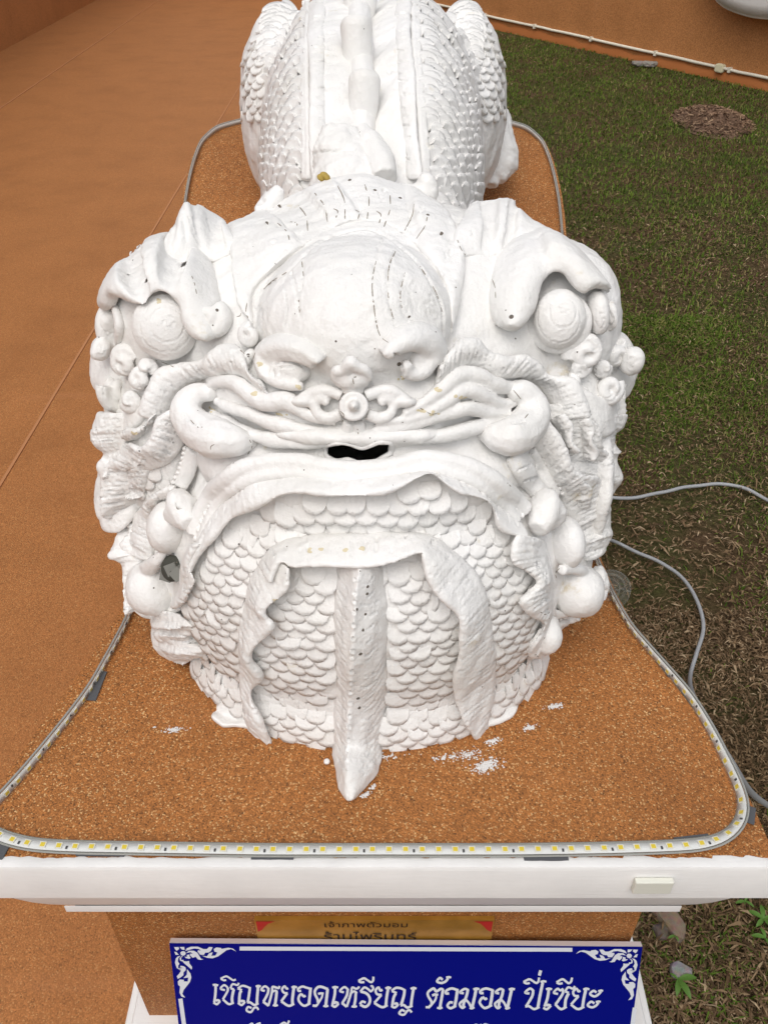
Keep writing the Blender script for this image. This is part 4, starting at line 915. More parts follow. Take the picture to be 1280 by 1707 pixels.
# ------------------------------------------------------------------ scales
def scale_mesh(name, w_, l_, t_):
    """one fish scale, root at the origin, tip toward -Y, domed, thick lower rim"""
    V = []; Fc = []; nu, nv = 6, 4
    for j in range(nv + 1):
        s_ = j / nv
        for i in range(nu + 1):
            a = math.pi * (i / nu); 
            x = -math.cos(a) * w_ * .5 * (1 if s_ > 0 else 1); yy = -(1 - .0) * l_ * (.45 + .55 * math.sin(a) ** .75)
            V.append((x, yy * s_, (t_ * s_ ** .6) * (1.0 - .25 * abs(math.cos(a)) ** 3)))
    b = len(V)
    for i in range(nu + 1): x, y, z = V[nv * (nu + 1) + i]; V.append((x * .97, y * .985, z - t_ * .35)) 
    for i in range(nu + 1): x, y, z = V[nv * (nu + 1) + i]; V.append((x * .93, y * .95, -t_ * .9))
    w = nu + 1
    for j in range(nv):
        for i in range(nu): a = j * w + i; Fc.append((a, a + w, a + w + 1, a + 1))
    for r0, r1 in ((nv * w, b), (b, b + w)):
        for i in range(nu): Fc.append((r0 + i, r1 + i, r1 + i + 1, r0 + i + 1))
    return mesh_of(name, V, Fc)
def scale_frame(px, py, B, down=True, side=0.0, tilt=0.0):
    p, n = hit(px, py, B); dn = Vector((0, -SP, -CP)) if down else Vector((0, SP, CP))
    dn = dn + Vector((side, 0, 0)); dn = (dn - n * dn.dot(n)).normalized(); y = -dn; x = y.cross(n)
    R = Matrix((x, y, n)).transposed(); return p, R
def inside(poly, x, y):
    c = False; j = len(poly) - 1
    for i in range(len(poly)):
        if (poly[i][1] > y) != (poly[j][1] > y) and x < (poly[j][0] - poly[i][0]) * (y - poly[i][1]) / (poly[j][1] - poly[i][1]) + poly[i][0]: c = not c
        j = i
    return c
CH = [(345, 930), (380, 890), (440, 850), (520, 822), (620, 822), (700, 800), (790, 835), (840, 890), (870, 930), (895, 975), (880, 1000), (900, 1045), (880, 1090), (925, 1105), (880, 1185), (820, 1255), (640, 1300), (553, 1300), (410, 1250), (335, 1190), (300, 1125), (330, 1090), (330, 1050), (310, 1010), (335, 960)]
HID = [[(452, 905), (712, 900), (705, 935), (600, 948), (470, 945)], [(556, 950), (648, 950), (650, 1160), (632, 1290), (560, 1290), (553, 1100)],
       [(425, 975), (470, 950), (445, 1015), (425, 1060), (412, 1100), (425, 1130), (412, 1200), (440, 1250), (405, 1210), (400, 1050)], [(715, 960), (790, 965), (820, 1060), (820, 1180), (780, 1190), (768, 1040)]]
SC = [scale_mesh('scale_shape', .0235 * a, .0225 * b, .0042 * c) for a, b, c in ((1, 1, 1), (1.06, .95, 1.15), (.94, 1.04, .9), (1.0, .9, 1.2))]
cand = []; y = 812.0; row = 0
while y < 1285:
    t = (y - 812) / 470; pitch = 20.5 * (1 - t) + 10.5 * t
    for k in range(-26, 27):
        th = (k + (row % 2) * .5) * .107; 
        if abs(th) > 1.45: continue
        x = 612 + 318 * math.sin(th) + random.uniform(-2, 2); yy = y - 120 * (1 - math.cos(th)) * t + random.uniform(-2, 2) - pitch * .5
        if inside(CH, x, yy + 8) and not any(inside(h_, x, yy + 10) for h_ in HID): cand.append((x, yy, th))
    y += pitch; row += 1
cand.sort(key=lambda c: c[1]); big = []; rest = []
for i, c in enumerate(cand): (big if i < 300 else rest).append(c)
def place(lst, B, shapes, down, parent, name, sized=1.0, sidef=0.0, tilt=0):
    out = []
    for (x, y, th) in lst:
        if B.ray_cast(CAM, ray(x, y))[0] is None: continue
        if abs(B.ray_cast(CAM, ray(x, y))[1].dot(ray(x, y))) < .12: continue
        p, R = scale_frame(x, y, B, down, sidef * math.sin(th))
        R = R @ RX(random.uniform(-4, 4) + tilt) @ RY(random.uniform(-5, 5)) @ RZ(random.uniform(-7, 7)); s_ = sized * random.uniform(.93, 1.09)
        out.append((p, R, s_, random.choice(shapes)))
    return out
off = Vector((X0, 1.2, .80))
for p, R, s_, me in place(big, HB, SC, True, head, 'scale', 1, .35, -3):
    if not me.materials: me.materials.append(PL)
    o = bpy.data.objects.new('scale', me); COL.objects.link(o); o.parent = head
    o.matrix_local = Matrix.Translation(p) @ R.to_4x4() @ Matrix.Diagonal((s_, s_, s_, 1))
def joined(name, items, parent):
    Vs = []; Fs = []; b = 0
    for p, R, s_, me in items:
        c = get_co(me) * s_; Rm = np.array(R); Vs.append(c @ Rm.T + np.array(p)); Fs.append(np.array([list(q.vertices) for q in me.polygons]) + b); b += len(c)
    return tag(put(name, quick(name, np.vstack(Vs), np.vstack(Fs), True), PL, parent), kind='stuff')
print('chin scales', len(big), len(rest))
if rest: joined('scale', place(rest, HB, SC, True, head, 'scale', 1, .35), head)
# cheek scales that peep between the mane frills
ck = [(x + (r_ % 2) * 13, 778 + r_ * 15, -.8) for r_ in range(6) for x in range(205, 275, 25)] + [(x + (r_ % 2) * 12, 640 + r_ * 14, .8) for r_ in range(4) for x in range(940, 1010, 24)]
joined('scale', place(ck, HB, SC, True, head, 'scale', .85, -.2), head)
# ------------------------------------------------------------------ body
stb = []
for k in range(40):
    y = random.uniform(0, 330); s_ = random.choice((-1, 1)); x = 605 + s_ * random.uniform(40, 78); stb.append((lines([(x, y), (x + random.uniform(-3, 3), y - 5), (x + s_ * random.uniform(8, 14), y - 7)]), 1.6, .003))
body = finish('body', bc, beast, .0045, 3, stb, .002)
for s_, pts in ((-1, [(513, 0), (512, 60), (511, 117), (513, 180), (515, 234), (515, 300)]), (1, [(689, 0), (690, 60), (692, 117), (697, 180), (702, 234), (706, 300)])):
    mb = MB(); ptube(mb, pts, .0055, .004, B=BB); ptube(mb, [(x + s_ * 7, y) for x, y in pts], .005, .004, B=BB); finish('back_rib', mb, body, .0022, 1)
    mb = band([(x - s_ * 30, y) for x, y in pts], [(x - s_ * 2 - 3 * math.sin(i * 2.1), y) for i, (x, y) in enumerate(pts)], -.003, .016, .009, B=BB, bulge=.004); finish('back_frill', mb, body, .0025, 2, dashes(mb, 16, .1, .5, 1.8, .003))
def spike(px, py, w_, h_, top_dx, lob=0, name='spine_spike'):
    p0, n0 = hit(px, py + h_ * .5, BB); s_ = px_m(px, py + h_ * .5, BB); mb = MB(); P = []; rr = []
    for i in range(12):
        t = i / 11; P.append(p0 + Vector((top_dx * s_ * t, .02 + .03 * t, (h_ * 1.0) * s_ * t * 1.0)) + Vector((0, -.02, -.02))); rr.append(w_ * s_ * (.72 + .30 * t) * (1 if t < .8 else math.sqrt(max(.02, 1 - ((t - .8) / .215) ** 2)) * .6 + .4))
    mb.tube(P, rr, [Vector((0, 1, .2))] * 12, 14, .8); blob(mb, px + lob * w_ * .75, py - h_ * .36, w_ * .5, w_ * .55, .02, .035, B=BB) if lob else None; return finish(name, mb, body, .003, 2)
spike(604, 155, 28, 92, 4); spike(596, 62, 30, 86, -2); spike(600, -10, 32, 60, 0)
mb = MB(); ptube(mb, [(575, 330), (578, 290), (580, 250), (582, 225)], [.060, .056, .050, .040], [.00, .015, .02, .016], B=BB, flat=.5); finish('neck_spike', mb, body, .003, 2, [(lines([(512, 258), (545, 252), (590, 250)]), 2.2, .003), (lines([(595, 210), (612, 240), (632, 262), (650, 290)]), 2.4, .004)], .003)
mb = MB(); ptube(mb, [(640, 300), (628, 262), (612, 235), (600, 212)], [.020, .022, .020, .010], [.03, .035, .04, .03], B=BB); finish('neck_spike', mb, body, .003, 2)
SB = [scale_mesh('body_scale_shape', .032 * a, .025 * b, .0046) for a, b in ((1, 1), (1.07, .96), (.93, 1.05))]
SH_ = [scale_mesh('thigh_scale_shape', .025 * a, .026 * b, .0052) for a, b in ((1, 1), (1.07, .96), (.93, 1.05))]
cand = []; y = 372.0; row = 0
while y > -30:
    pitch = 16 - 6.5 * (372 - y) / 400
    for k in range(-14, 15):
        th = (k + (row % 2) * .5) * .112
        if abs(th) > 1.5: continue
        x = 619 + 186 * math.sin(th) * (.92 + .08 * y / 340); e0 = 506 if y > 200 else 503
        if x < e0 - 4 or x > np.interp(y, [0, 340], [702, 716]) + 4: cand.append((x + random.uniform(-2, 2), y + 14 * math.cos(th) + random.uniform(-1.5, 1.5), th))
    y -= pitch; row += 1
joined('scale', place(cand, BB, SB, False, body, 'scale', 1, .15, -9), body)
cand = []
for s_, cx_ in ((-1, 432), (1, 812)):
    y = -20.0; row = 0
    while y < 190:
        for k in range(-5, 6):
            x = cx_ + (k + (row % 2) * .5) * 14.5
            lo_ = np.interp(y, [0, 100, 200], [462, 440, 431]); hi_ = np.interp(y, [0, 94, 234], [763, 790, 812])
            if (s_ < 0 and 398 < x < lo_ + 6) or (s_ > 0 and hi_ - 6 < x < 846): cand.append((x, y + random.uniform(-1, 1), 0))
        y += 12.5; row += 1
joined('scale', place(cand, BB, SH_, True, body, 'scale', 1), body)
mb = MB(); ptube(mb, [(598, 0), (602, 100), (604, 200), (600, 300)], .020, -.004, B=BB); finish('spine_ridge', mb, body, .003, 2)
# right hind foot standing on the slab
mb = MB(); q = [(812, 200), (822, 225), (832, 255), (836, 280), (828, 298)]
P = [atY(x, y_, Yv) for (x, y_), Yv in zip(q, (1.86, 1.84, 1.82, 1.80, 1.78))]; mb.tube(P, [.045, .042, .036, .030, .016], None, 14)
mb.tube([P[1], P[2] + Vector((.02, 0, .0)), P[3] + Vector((.022, .0, -.006))], [.02, .024, .012], None, 10); mb.tube([P[1] + Vector((-.02, 0, 0)), P[3] + Vector((-.02, 0, 0)), P[4] + Vector((-.012, -.01, -.012))], [.02, .024, .014], None, 10)
finish('foot', mb, body, .003, 2, amp=.003)
mb = MB(); P = [atY(x, y_, Yv) for (x, y_), Yv in zip([(430, 190), (420, 230), (428, 262)], (1.86, 1.84, 1.82))]; mb.tube([p + Vector((.05, 0, 0)) for p in P], [.045, .04, .02], None, 12); finish('foot', mb, body, .003, 2)

# ------------------------------------------------------------------ dirt-filled cracks, tool cuts and pin holes of the old paint
def all_bvh(root):
    Vs = []; Fs = []; b = 0
    def rec(o):
        nonlocal b
        if o.type == 'MESH' and o.name.split('.')[0] not in ('scale', 'lip_bead', 'jaw_bead'):
            c = get_co(o.data); n = len(o.data.loops); lv = np.empty(n, np.int32); o.data.loops.foreach_get('vertex_index', lv); lt_ = np.empty(len(o.data.polygons), np.int32); o.data.polygons.foreach_get('loop_total', lt_)
            Vs.append(c); s_ = 0
            if (lt_ == 4).all(): Fs.extend((lv.reshape(-1, 4) + b).tolist())
            else: Fs.extend([[v + b for v in p.vertices] for p in o.data.polygons])
            b += len(c)
        for ch in o.children: rec(ch)
    rec(root); return BVHTree.FromPolygons(np.vstack(Vs).tolist(), Fs)
AB = all_bvh(head)
ck_ = MB()
def crack(pts, r_=.0007, gaps=.25):
    p = res(pts, max(4, 4 * len(pts))); run = []
    for i in range(len(p)):
        if random.random() < gaps and len(run) >= 2: run_out(run, r_); run = []
        else: run.append(p[i])
    if len(run) >= 2: run_out(run, r_)
def run_out(run, r_):
    P = []; U = []
    for x, y in run:
        d = ray(x, y); loc, n, i_, ds = AB.ray_cast(CAM, d)
        if loc is None: return
        P.append(loc + d * .0002); U.append(n)
    if max((P[i] - P[i - 1]).length for i in range(1, len(P))) > .02: return
    m = len(P); ck_.tube(P, [r_ * (.5 + .7 * math.sin(math.pi * (i + .5) / m)) for i in range(m)], U, 5)
for x0_, y0_, x1_, y1_ in ((498, 343, 513, 385), (525, 322, 546, 370), (563, 310, 575, 365), (608, 308, 612, 365), (650, 326, 640, 378), (690, 340, 674, 385), (463, 372, 484, 408), (712, 362, 694, 398), (484, 370, 495, 380), (556, 348, 560, 363), (592, 350, 596, 366), (628, 352, 632, 372)): crack([(x0_, y0_), ((x0_ + x1_) / 2 + 5, (y0_ + y1_) / 2 - 3), (x1_, y1_)], .0006, .16)
for q in ([(639, 397), (623, 451), (621, 490), (631, 554), (647, 571)], [(659, 419), (648, 447), (648, 500), (661, 549)], [(675, 454), (667, 491), (672, 522)], [(478, 454), (455, 468), (440, 482)], [(503, 435), (506, 460)], [(498, 500), (500, 525)], [(700, 444), (725, 485), (737, 520)], [(412, 505), (410, 520), (414, 530)], [(320, 460), (325, 475), (328, 490)], [(400, 583), (408, 590)], [(426, 588), (422, 600)], [(762, 400), (768, 415), (775, 425)], [(820, 465), (825, 480), (826, 500)], [(260, 600), (277, 606), (290, 612)], [(855, 650), (870, 668)], [(416, 733), (420, 745), (412, 760)], [(318, 700), (330, 712), (338, 712)], [(293, 838), (296, 848), (304, 848)], [(590, 640), (588, 630), (594, 628)], [(596, 715), (598, 728)], [(880, 690), (872, 700)], [(700, 680), (718, 690), (730, 688)], [(845, 805), (852, 812)], [(318, 828), (335, 830)]): crack(q, .0005, .2)
for k in range(8):
    x, y = random.uniform(200, 1010), random.uniform(350, 1180); a = random.uniform(0, 6.28); L = random.uniform(6, 20)
    crack([(x, y), (x + L * .5 * math.cos(a), y + L * .5 * math.sin(a)), (x + L * math.cos(a + .5), y + L * math.sin(a + .5))], .0005, .2)
CRK = M('crack_dirt', (.26, .225, .18), .95)
tag(put('crack', ck_.mesh('crack', False), CRK, head), kind='stuff')
pn = MB()
for x, y, r_ in [(446, 372, 4), (467, 344, 4), (583, 300, 3), (625, 317, 3), (667, 330, 3), (735, 390, 4), (713, 358, 3), (665, 607, 4), (682, 528, 2.5), (560, 569, 2), (595, 1016, 3), (612, 990, 3), (613, 978, 3), (605, 1050, 3), (601, 1090, 3.5), (597, 1164, 3.5), (599, 1180, 3), (609, 1024, 2.5), (484, 1027, 3), (332, 1018, 3), (852, 528, 4), (414, 592, 3), (362, 517, 3)] + [(random.uniform(220, 1000), random.uniform(330, 1230), random.uniform(.8, 1.5)) for _ in range(45)]:
    d = ray(x, y); loc, n, i_, ds = AB.ray_cast(CAM, d)
    if loc is None: continue
    s_ = r_ * ds / F; R = n.to_track_quat('Z', 'Y').to_matrix(); pn.ell(loc, (s_, s_, s_ * .35), R, 8, 4)
tag(put('pin_hole', pn.mesh('pin_hole', False), M('pin_hole_dark', (.14, .12, .10), .95), head), kind='stuff')
YS = M('rust_water_stain', (.66, .58, .40), .8); ys = MB()
for x, y, rx, ry in ((718, 688, 14, 3), (700, 684, 8, 3), (422, 656, 6, 4), (468, 692, 16, 3), (225, 722, 10, 2.5), (352, 682, 4, 4), (672, 630, 8, 4), (735, 650, 10, 3), (770, 662, 8, 3), (500, 645, 10, 3), (432, 606, 4, 6), (517, 918, 3, 5), (535, 915, 4, 3), (575, 918, 3, 5), (604, 916, 3, 6), (460, 1008, 5, 12), (265, 500, 3, 6)):
    for _ in range(5):
        xx, yy = x + random.gauss(0, rx * .5), y + random.gauss(0, ry * .5); d = ray(xx, yy); loc, n, i_, ds = AB.ray_cast(CAM, d)
        if loc is None: continue
        s_ = random.uniform(1.5, 3.2) * ds / F; ys.ell(loc, (s_ * 1.5, s_, s_ * .15), n.to_track_quat('Z', 'Y').to_matrix(), 8, 4)
tag(put('water_stain', ys.mesh('water_stain', False), YS, head), kind='stuff')
# ------------------------------------------------------------------ LED rope light along the slab edge
rope = empty('rope_light', (X0, .46, .80)); tag(rope, 'clear plastic LED rope light laid along the edge of the terracotta slab', 'rope light')
ZR = .8045
fr = [(-14, 1385), (-6, 1393), (12, 1398), (50, 1408), (120, 1412), (250, 1414), (440, 1417), (640, 1417), (850, 1417), (1000, 1415), (1100, 1412), (1160, 1409), (1198, 1402), (1224, 1386), (1239, 1362), (1240, 1335), (1222, 1292), (1184, 1216), (1150, 1160)]
frw = [atZ(x, y, ZR) for x, y in fr]
def side_pt(s_, Y): return Vector((X0 + xs(Y) + s_ * (hws(Y) - .010), Y, ztop(Y) + .006))
Rr = [side_pt(1, y) for y in np.arange(.76, 2.07, .05)]
back = [Vector((X0 + xs(2.07) + t * hws(2.07), 2.075 + .004 * (1 - t * t), ztop(2.07) + .006)) for t in (.8, .4, 0, -.4, -.8)]
Ll = [side_pt(-1, y) for y in np.arange(2.06, 1.0, -.05)]
lf = [atZ(x, y, ZR) for x, y in ((212, 1035), (188, 1080), (152, 1146), (115, 1196), (75, 1246), (40, 1288), (6, 1326), (-24, 1356))]
PW = np.array([p[:] for p in frw + Rr + back + Ll + lf])
cum = np.concatenate([[0], np.cumsum(np.linalg.norm(np.diff(PW, axis=0), axis=1))]); TOT = cum[-1]
NR = 620; sgrid = np.linspace(0, TOT, NR); RP = np.stack([np.interp(sgrid, cum, PW[:, k]) for k in range(3)], 1)
for _ in range(6): RP[1:-1] = (RP[:-2] + 2 * RP[1:-1] + RP[2:]) / 4
sfr = float(cum[11]); sR = float(cum[19]); 
def twist(s_): return math.radians(np.interp(s_, [0, .02, sfr, sfr + .10, sR, TOT - .25, TOT], [10, 0, 0, 62, 102, 102, 85]))
RT = np.gradient(RP, axis=0); RT /= np.linalg.norm(RT, axis=1)[:, None]
def rframe(i):
    t = Vector(RT[i]); up = Vector((0, 0, 1)); up = (up - t * up.dot(t)).normalized(); sd = t.cross(up)      # sd points outward (away from the slab middle)
    a = twist(sgrid[i]); u = sd * math.cos(a) + up * math.sin(a); v = up * math.cos(a) - sd * math.sin(a)
    return Vector(RP[i]), t, u, v
def sweep(prof, name, mat, lo=0, hi=NR, step=1):
    V = []; Fc = []; m = len(prof); ids = list(range(lo, hi, step))
    for i in ids:
        p, t, u, v = rframe(i)
        for a, b in prof: V.append(p + u * a + v * b)
    for q in range(len(ids) - 1):
        for k in range(m): a = q * m + k; b = q * m + (k + 1) % m; Fc.append((a, b, b + m, a + m))
    Fc.append(tuple(range(m))[::-1]); Fc.append(tuple((len(ids) - 1) * m + k for k in range(m)))
    return put(name, mesh_of(name, V, Fc, True), mat, rope)
mt = bpy.data.materials.new('clear_pvc'); mt.use_nodes = True; n_ = mt.node_tree; n_.nodes.clear()
o_ = n_.nodes.new('ShaderNodeOutputMaterial'); tr = n_.nodes.new('ShaderNodeBsdfTransparent'); tr.inputs[0].default_value = (.94, .94, .92, 1)
pb_ = n_.nodes.new('ShaderNodeBsdfPrincipled'); pb_.inputs['Base Color'].default_value = (.50, .50, .46, 1); pb_.inputs['Roughness'].default_value = .18
fz = n_.nodes.new('ShaderNodeLayerWeight'); fz.inputs[0].default_value = .25; mm = n_.nodes.new('ShaderNodeMath'); mm.operation = 'MULTIPLY_ADD'; mm.inputs[1].default_value = .5; mm.inputs[2].default_value = .03
mx = n_.nodes.new('ShaderNodeMixShader'); n_.links.new(fz.outputs['Facing'], mm.inputs[0]); n_.links.new(mm.outputs[0], mx.inputs[0]); n_.links.new(tr.outputs[0], mx.inputs[1]); n_.links.new(pb_.outputs[0], mx.inputs[2]); n_.links.new(mx.outputs[0], o_.inputs[0])
CLEAR = mt
W2, H2 = .0068, .0038
prof = [(W2 * math.copysign(abs(math.cos(a)) ** .5, math.cos(a)), H2 * math.copysign(abs(math.sin(a)) ** .5, math.sin(a))) for a in np.radians(np.arange(0, 360, 22.5))]
sweep(prof, 'clear_tube', CLEAR)
WHT = M('white_circuit_strip', (.72, .73, .74), .5); GRYR = M('grey_pvc_core', (.30, .30, .28), .5)
sweep([(.0054, .0014), (-.0046, .0014), (-.0046, .0009), (.0054, .0009)][::-1], 'circuit_strip', WHT)
sweep([(-.0064 + .0016 * math.cos(a), -.0008 + .0016 * math.sin(a)) for a in np.radians(np.arange(0, 360, 60))], 'power_wire', GRYR)
sweep([(.0060 + .0013 * math.cos(a), -.0012 + .0013 * math.sin(a)) for a in np.radians(np.arange(0, 360, 60))], 'power_wire', GRYR)
YEL = M('led_phosphor', (.78, .60, .03), .4); PKG = M('led_package', (.78, .77, .70), .5); BLK = M('resistor_black', (.04, .04, .045), .4); TAPE = M('grey_cloth_tape', (.085, .088, .095), .8)
lm = MB().box(-.0034, .0034, -.0032, .0032, 0, .0012).mesh('led', False)
lb = MB().box(-.0023, .0023, -.0022, .0022, .0012, .00135)
bmx = bmesh.new(); bmx.from_mesh(lm); n0 = len(bmx.faces); bmx.from_mesh(lb.mesh('t', False)); bmx.faces.ensure_lookup_table()
for f in bmx.faces[n0:]: f.material_index = 1
bmx.to_mesh(lm); bmx.free(); lm.materials.append(PKG); lm.materials.append(YEL)
rm = MB().box(-.0010, .0010, -.0016, .0016, 0, .0008).mesh('resistor', False); rm.materials.append(BLK)
roff = Vector(rope.location)
def on_rope(s_, me, nm, du=.0005):
    i = int(np.clip(s_ / TOT * (NR - 1), 1, NR - 2)); p, t, u, v = rframe(i); p = Vector([np.interp(s_, sgrid, RP[:, k]) for k in range(3)])
    o = bpy.data.objects.new(nm, me); COL.objects.link(o); o.parent = rope
    o.matrix_local = Matrix.Translation(p + u * du + v * .00165 - roff) @ Matrix((t, u, v)).transposed().to_4x4()
s_ = .012; k = 0
while s_ < TOT and k < 295:
    visible = s_ < sR + .45 or s_ > TOT - .75
    if visible: on_rope(s_, lm, 'led')
    if visible and k % 3 == 1: on_rope(s_ + .0083, rm, 'resistor', .002)
    s_ += .0167; k += 1
# strips of grey tape holding it
def tape(px0, py0, px1, py1, wd):
    a, b = atZ(px0, py0, .8012), atZ(px1, py1, .8012); t = (b - a).normalized(); n = Vector((-t.y, t.x, 0)) * wd / 2
    V = [a - n, b - n * .9, b + n, a + n * .8]; mb = MB(); mb.add([v.copy() for v in V] + [v + Vector((0, 0, .0012)) for v in V], [(0, 3, 2, 1), (4, 5, 6, 7), (0, 1, 5, 4), (1, 2, 6, 5), (2, 3, 7, 6), (3, 0, 4, 7)]); mb.build('adhesive_tape', TAPE, rope)
for q in ((130, 1418, 210, 1420, .012), (420, 1424, 490, 1425, .012), (872, 1426, 946, 1427, .012), (1124, 1403, 1182, 1398, .010), (1246, 1372, 1250, 1345, .012), (-10, 1416, 12, 1420, .02), (152, 1168, 172, 1120, .012), (1118, 1128, 1095, 1094, .010)): tape(*q)
# small clear coil where the lead leaves the rope
cp_ = atZ(1014, 985, .815); mb = MB()
for rr_, h_ in ((.026, 0), (.019, .004), (.012, .002)):
    P = [cp_ + Vector((rr_ * math.cos(a), .3 * rr_ * math.sin(a) + h_, rr_ * math.sin(a))) for a in np.linspace(0, 2 * math.pi, 40)]; mb.tube(P, .0042, [Vector((0, 1, .1))] * 40, 8)
mb.build('cable_coil', CLEAR, rope, True)
# ------------------------------------------------------------------ cables on the grass
CAB = M('grey_cable_sheath', (.33, .34, .35), .45)
def cable(pts, label, r_=.0055):
    P = []
    for x, y, z in res(pts, 80):
        q = atZ(x, y, z); P.append(q)
    n = len(P); P = [p + Vector((0, 0, .0012 * math.sin(i * .5))) for i, p in enumerate(P)]
    me = MB().tube(P, r_, None, 10).mesh('cable'); return tag(put('cable', me, CAB), label, 'cable')
cable([(960, 810, .03), (1015, 829, .02), (1060, 829, .02), (1105, 820, .02), (1150, 811, .015), (1200, 807, .01), (1240, 814, .012), (1300, 845, .012)], 'thin grey cable lying straight across the grass, the farther of the two')
cable([(985, 925, .55), (1000, 918, .35), (1008, 900, .12), (1030, 905, .03), (1062, 921, .02), (1100, 938, .02), (1136, 962, .02), (1160, 1000, .02), (1172, 1045, .02), (1160, 1090, .02), (1150, 1125, .03), (1152, 1150, .2), (1170, 1190, .60), (1205, 1250, .70), (1235, 1300, .6), (1262, 1330, .4), (1300, 1356, .2)], 'grey cable curving over the grass and rising to the pedestal edge', .0050)
# ------------------------------------------------------------------ lawn: blades, dead leaves, chips
def island_mat(name, stops, rough=.7, trans=False):
    m = M(name, (.1, .1, .05), rough, .2); g = nd(m, 'ShaderNodeNewGeometry'); c = ramp(m, g.outputs['Random Per Island'], stops).outputs[0]
    big = noise(m, g.outputs['Position'], 1.6, 4); t_ = ramp(m, big.outputs[0], [(.35, (.75, .72, .62)), (.65, (1.12, 1.1, 1.05))]).outputs[0]
    lk(m, mix(m, 1.0, c, t_, 'MULTIPLY'), bsdf(m).inputs['Base Color']); return m
def lawn_points(n, y0, y1, power=1.0):
    Y = y0 + (y1 - y0) * RNG.random(n) ** power; lo = np.full(n, X0 + .02); hi = .35 + .62 * Y
    X = lo + (hi - lo) * RNG.random(n); 
    inwall = np.array([(Vector((x, y, 0)) - g0).dot(wn_) for x, y in zip(X, Y)]); ok = inwall > .02
    ok &= ~((np.abs(X - X0) < .37) & (Y > .45) & (Y < 2.05))
    return X[ok], Y[ok]
def fld(X, Y):
    c = np.stack([X, Y, X * 0], 1); return .5 * wob(c, 2.2, 3) + .35 * wob(c, 5.5, 9) + .2 * wob(c, 14, 17)
def blades(name, n, y0, y1, hgt, wdt, mat, thr, bend=.5, power=1.0):
    X, Y = lawn_points(n, y0, y1, power); green = fld(X, Y) + .42 * np.clip((Y - 3.6) / 2.2, -1.15, 1.0) - .15; ok = green + RNG.normal(0, .28, len(X)) > thr; X, Y = X[ok], Y[ok]; n = len(X)
    a = RNG.random(n) * 6.283; d = np.stack([np.cos(a), np.sin(a)], 1); h = hgt * RNG.uniform(.5, 1.3, n); w_ = wdt * RNG.uniform(.6, 1.3, n); ln = RNG.uniform(.3, 1.6, n) * bend
    base = np.stack([X, Y, np.full(n, -.008)], 1); sd = np.stack([-d[:, 1], d[:, 0], np.zeros(n)], 1) * w_[:, None] / 2; D3 = np.concatenate([d, np.zeros((n, 1))], 1)
    md = base + D3 * (ln * h * .35)[:, None] + np.array([0, 0, 1]) * (h * .65)[:, None]; tp = base + D3 * (ln * h * 1.15)[:, None] + np.array([0, 0, 1]) * (h * (1.05 - .3 * ln))[:, None]
    V = np.stack([base - sd, base + sd, md - sd * .8, md + sd * .8, tp - sd * .1, tp + sd * .1], 1).reshape(-1, 3)
    i0 = np.arange(n)[:, None] * 6; Fc = np.concatenate([i0 + np.array([0, 1, 3, 2]), i0 + np.array([2, 3, 5, 4])], 0)
    return tag(put(name, quick(name, V, Fc), mat), kind='stuff')
GM = island_mat('grass_blades', [(0, (.040, .080, .007)), (.4, (.078, .138, .012)), (.72, (.115, .170, .022)), (.88, (.17, .165, .045)), (1, (.26, .21, .10))])
blades('grass', 150000, .1, 3.4, .018, .0034, GM, -.42, .9)
blades('grass', 130000, 2.6, 13.0, .022, .0062, GM, -.45, .8, .8)
def chips(name, n, y0, y1, ln, wd, mat, power=1.0, gr=9, lift=.014):
    X, Y = lawn_points(n, y0, y1, power); f = fld(X, Y) + .42 * np.clip((Y - 3.6) / 2.2, -1.15, 1.0); ok = f + RNG.normal(0, .3, len(X)) < gr; X, Y = X[ok], Y[ok]; n = len(X)
    a = RNG.random(n) * 6.283; L = ln * RNG.uniform(.3, 1.5, n) ** 1.3; w_ = wd * RNG.uniform(.4, 1.4, n); d = np.stack([np.cos(a), np.sin(a), RNG.normal(0, .22, n)], 1); sd = np.stack([-np.sin(a), np.cos(a), RNG.normal(0, .35, n)], 1)
    base = np.stack([X, Y, np.abs(RNG.normal(0, lift * .5, n)) - .004], 1); up = np.array([0, 0, 1.]); cv = (RNG.uniform(0, .3, n) * L)[:, None]
    p0 = base - d * (L / 2)[:, None]; p1 = base + up * cv; p2 = base + d * (L / 2)[:, None]; s2 = sd * (w_ / 2)[:, None]
    V = np.stack([p0 - s2 * .25, p0 + s2 * .25, p1 - s2, p1 + s2, p2 - s2 * .15, p2 + s2 * .15], 1).reshape(-1, 3); i0 = np.arange(n)[:, None] * 6
    Fc = np.concatenate([i0 + np.array([0, 1, 3, 2]), i0 + np.array([2, 3, 5, 4])], 0); return tag(put(name, quick(name, V, Fc), mat), kind='stuff')
LM_ = island_mat('leaf_litter', [(0, (.055, .035, .018)), (.35, (.125, .078, .043)), (.7, (.19, .125, .072)), (.92, (.28, .20, .125)), (1, (.40, .31, .21))], .85)
chips('leaf_litter', 60000, .1, 1.6, .015, .0034, LM_); chips('leaf_litter', 1500, .1, 2.2, .034, .006, LM_); chips('leaf_litter', 42000, 1.4, 4.8, .016, .0042, LM_, .9, .45); chips('leaf_litter', 9000, 4, 12, .026, .008, LM_, 1, .25)
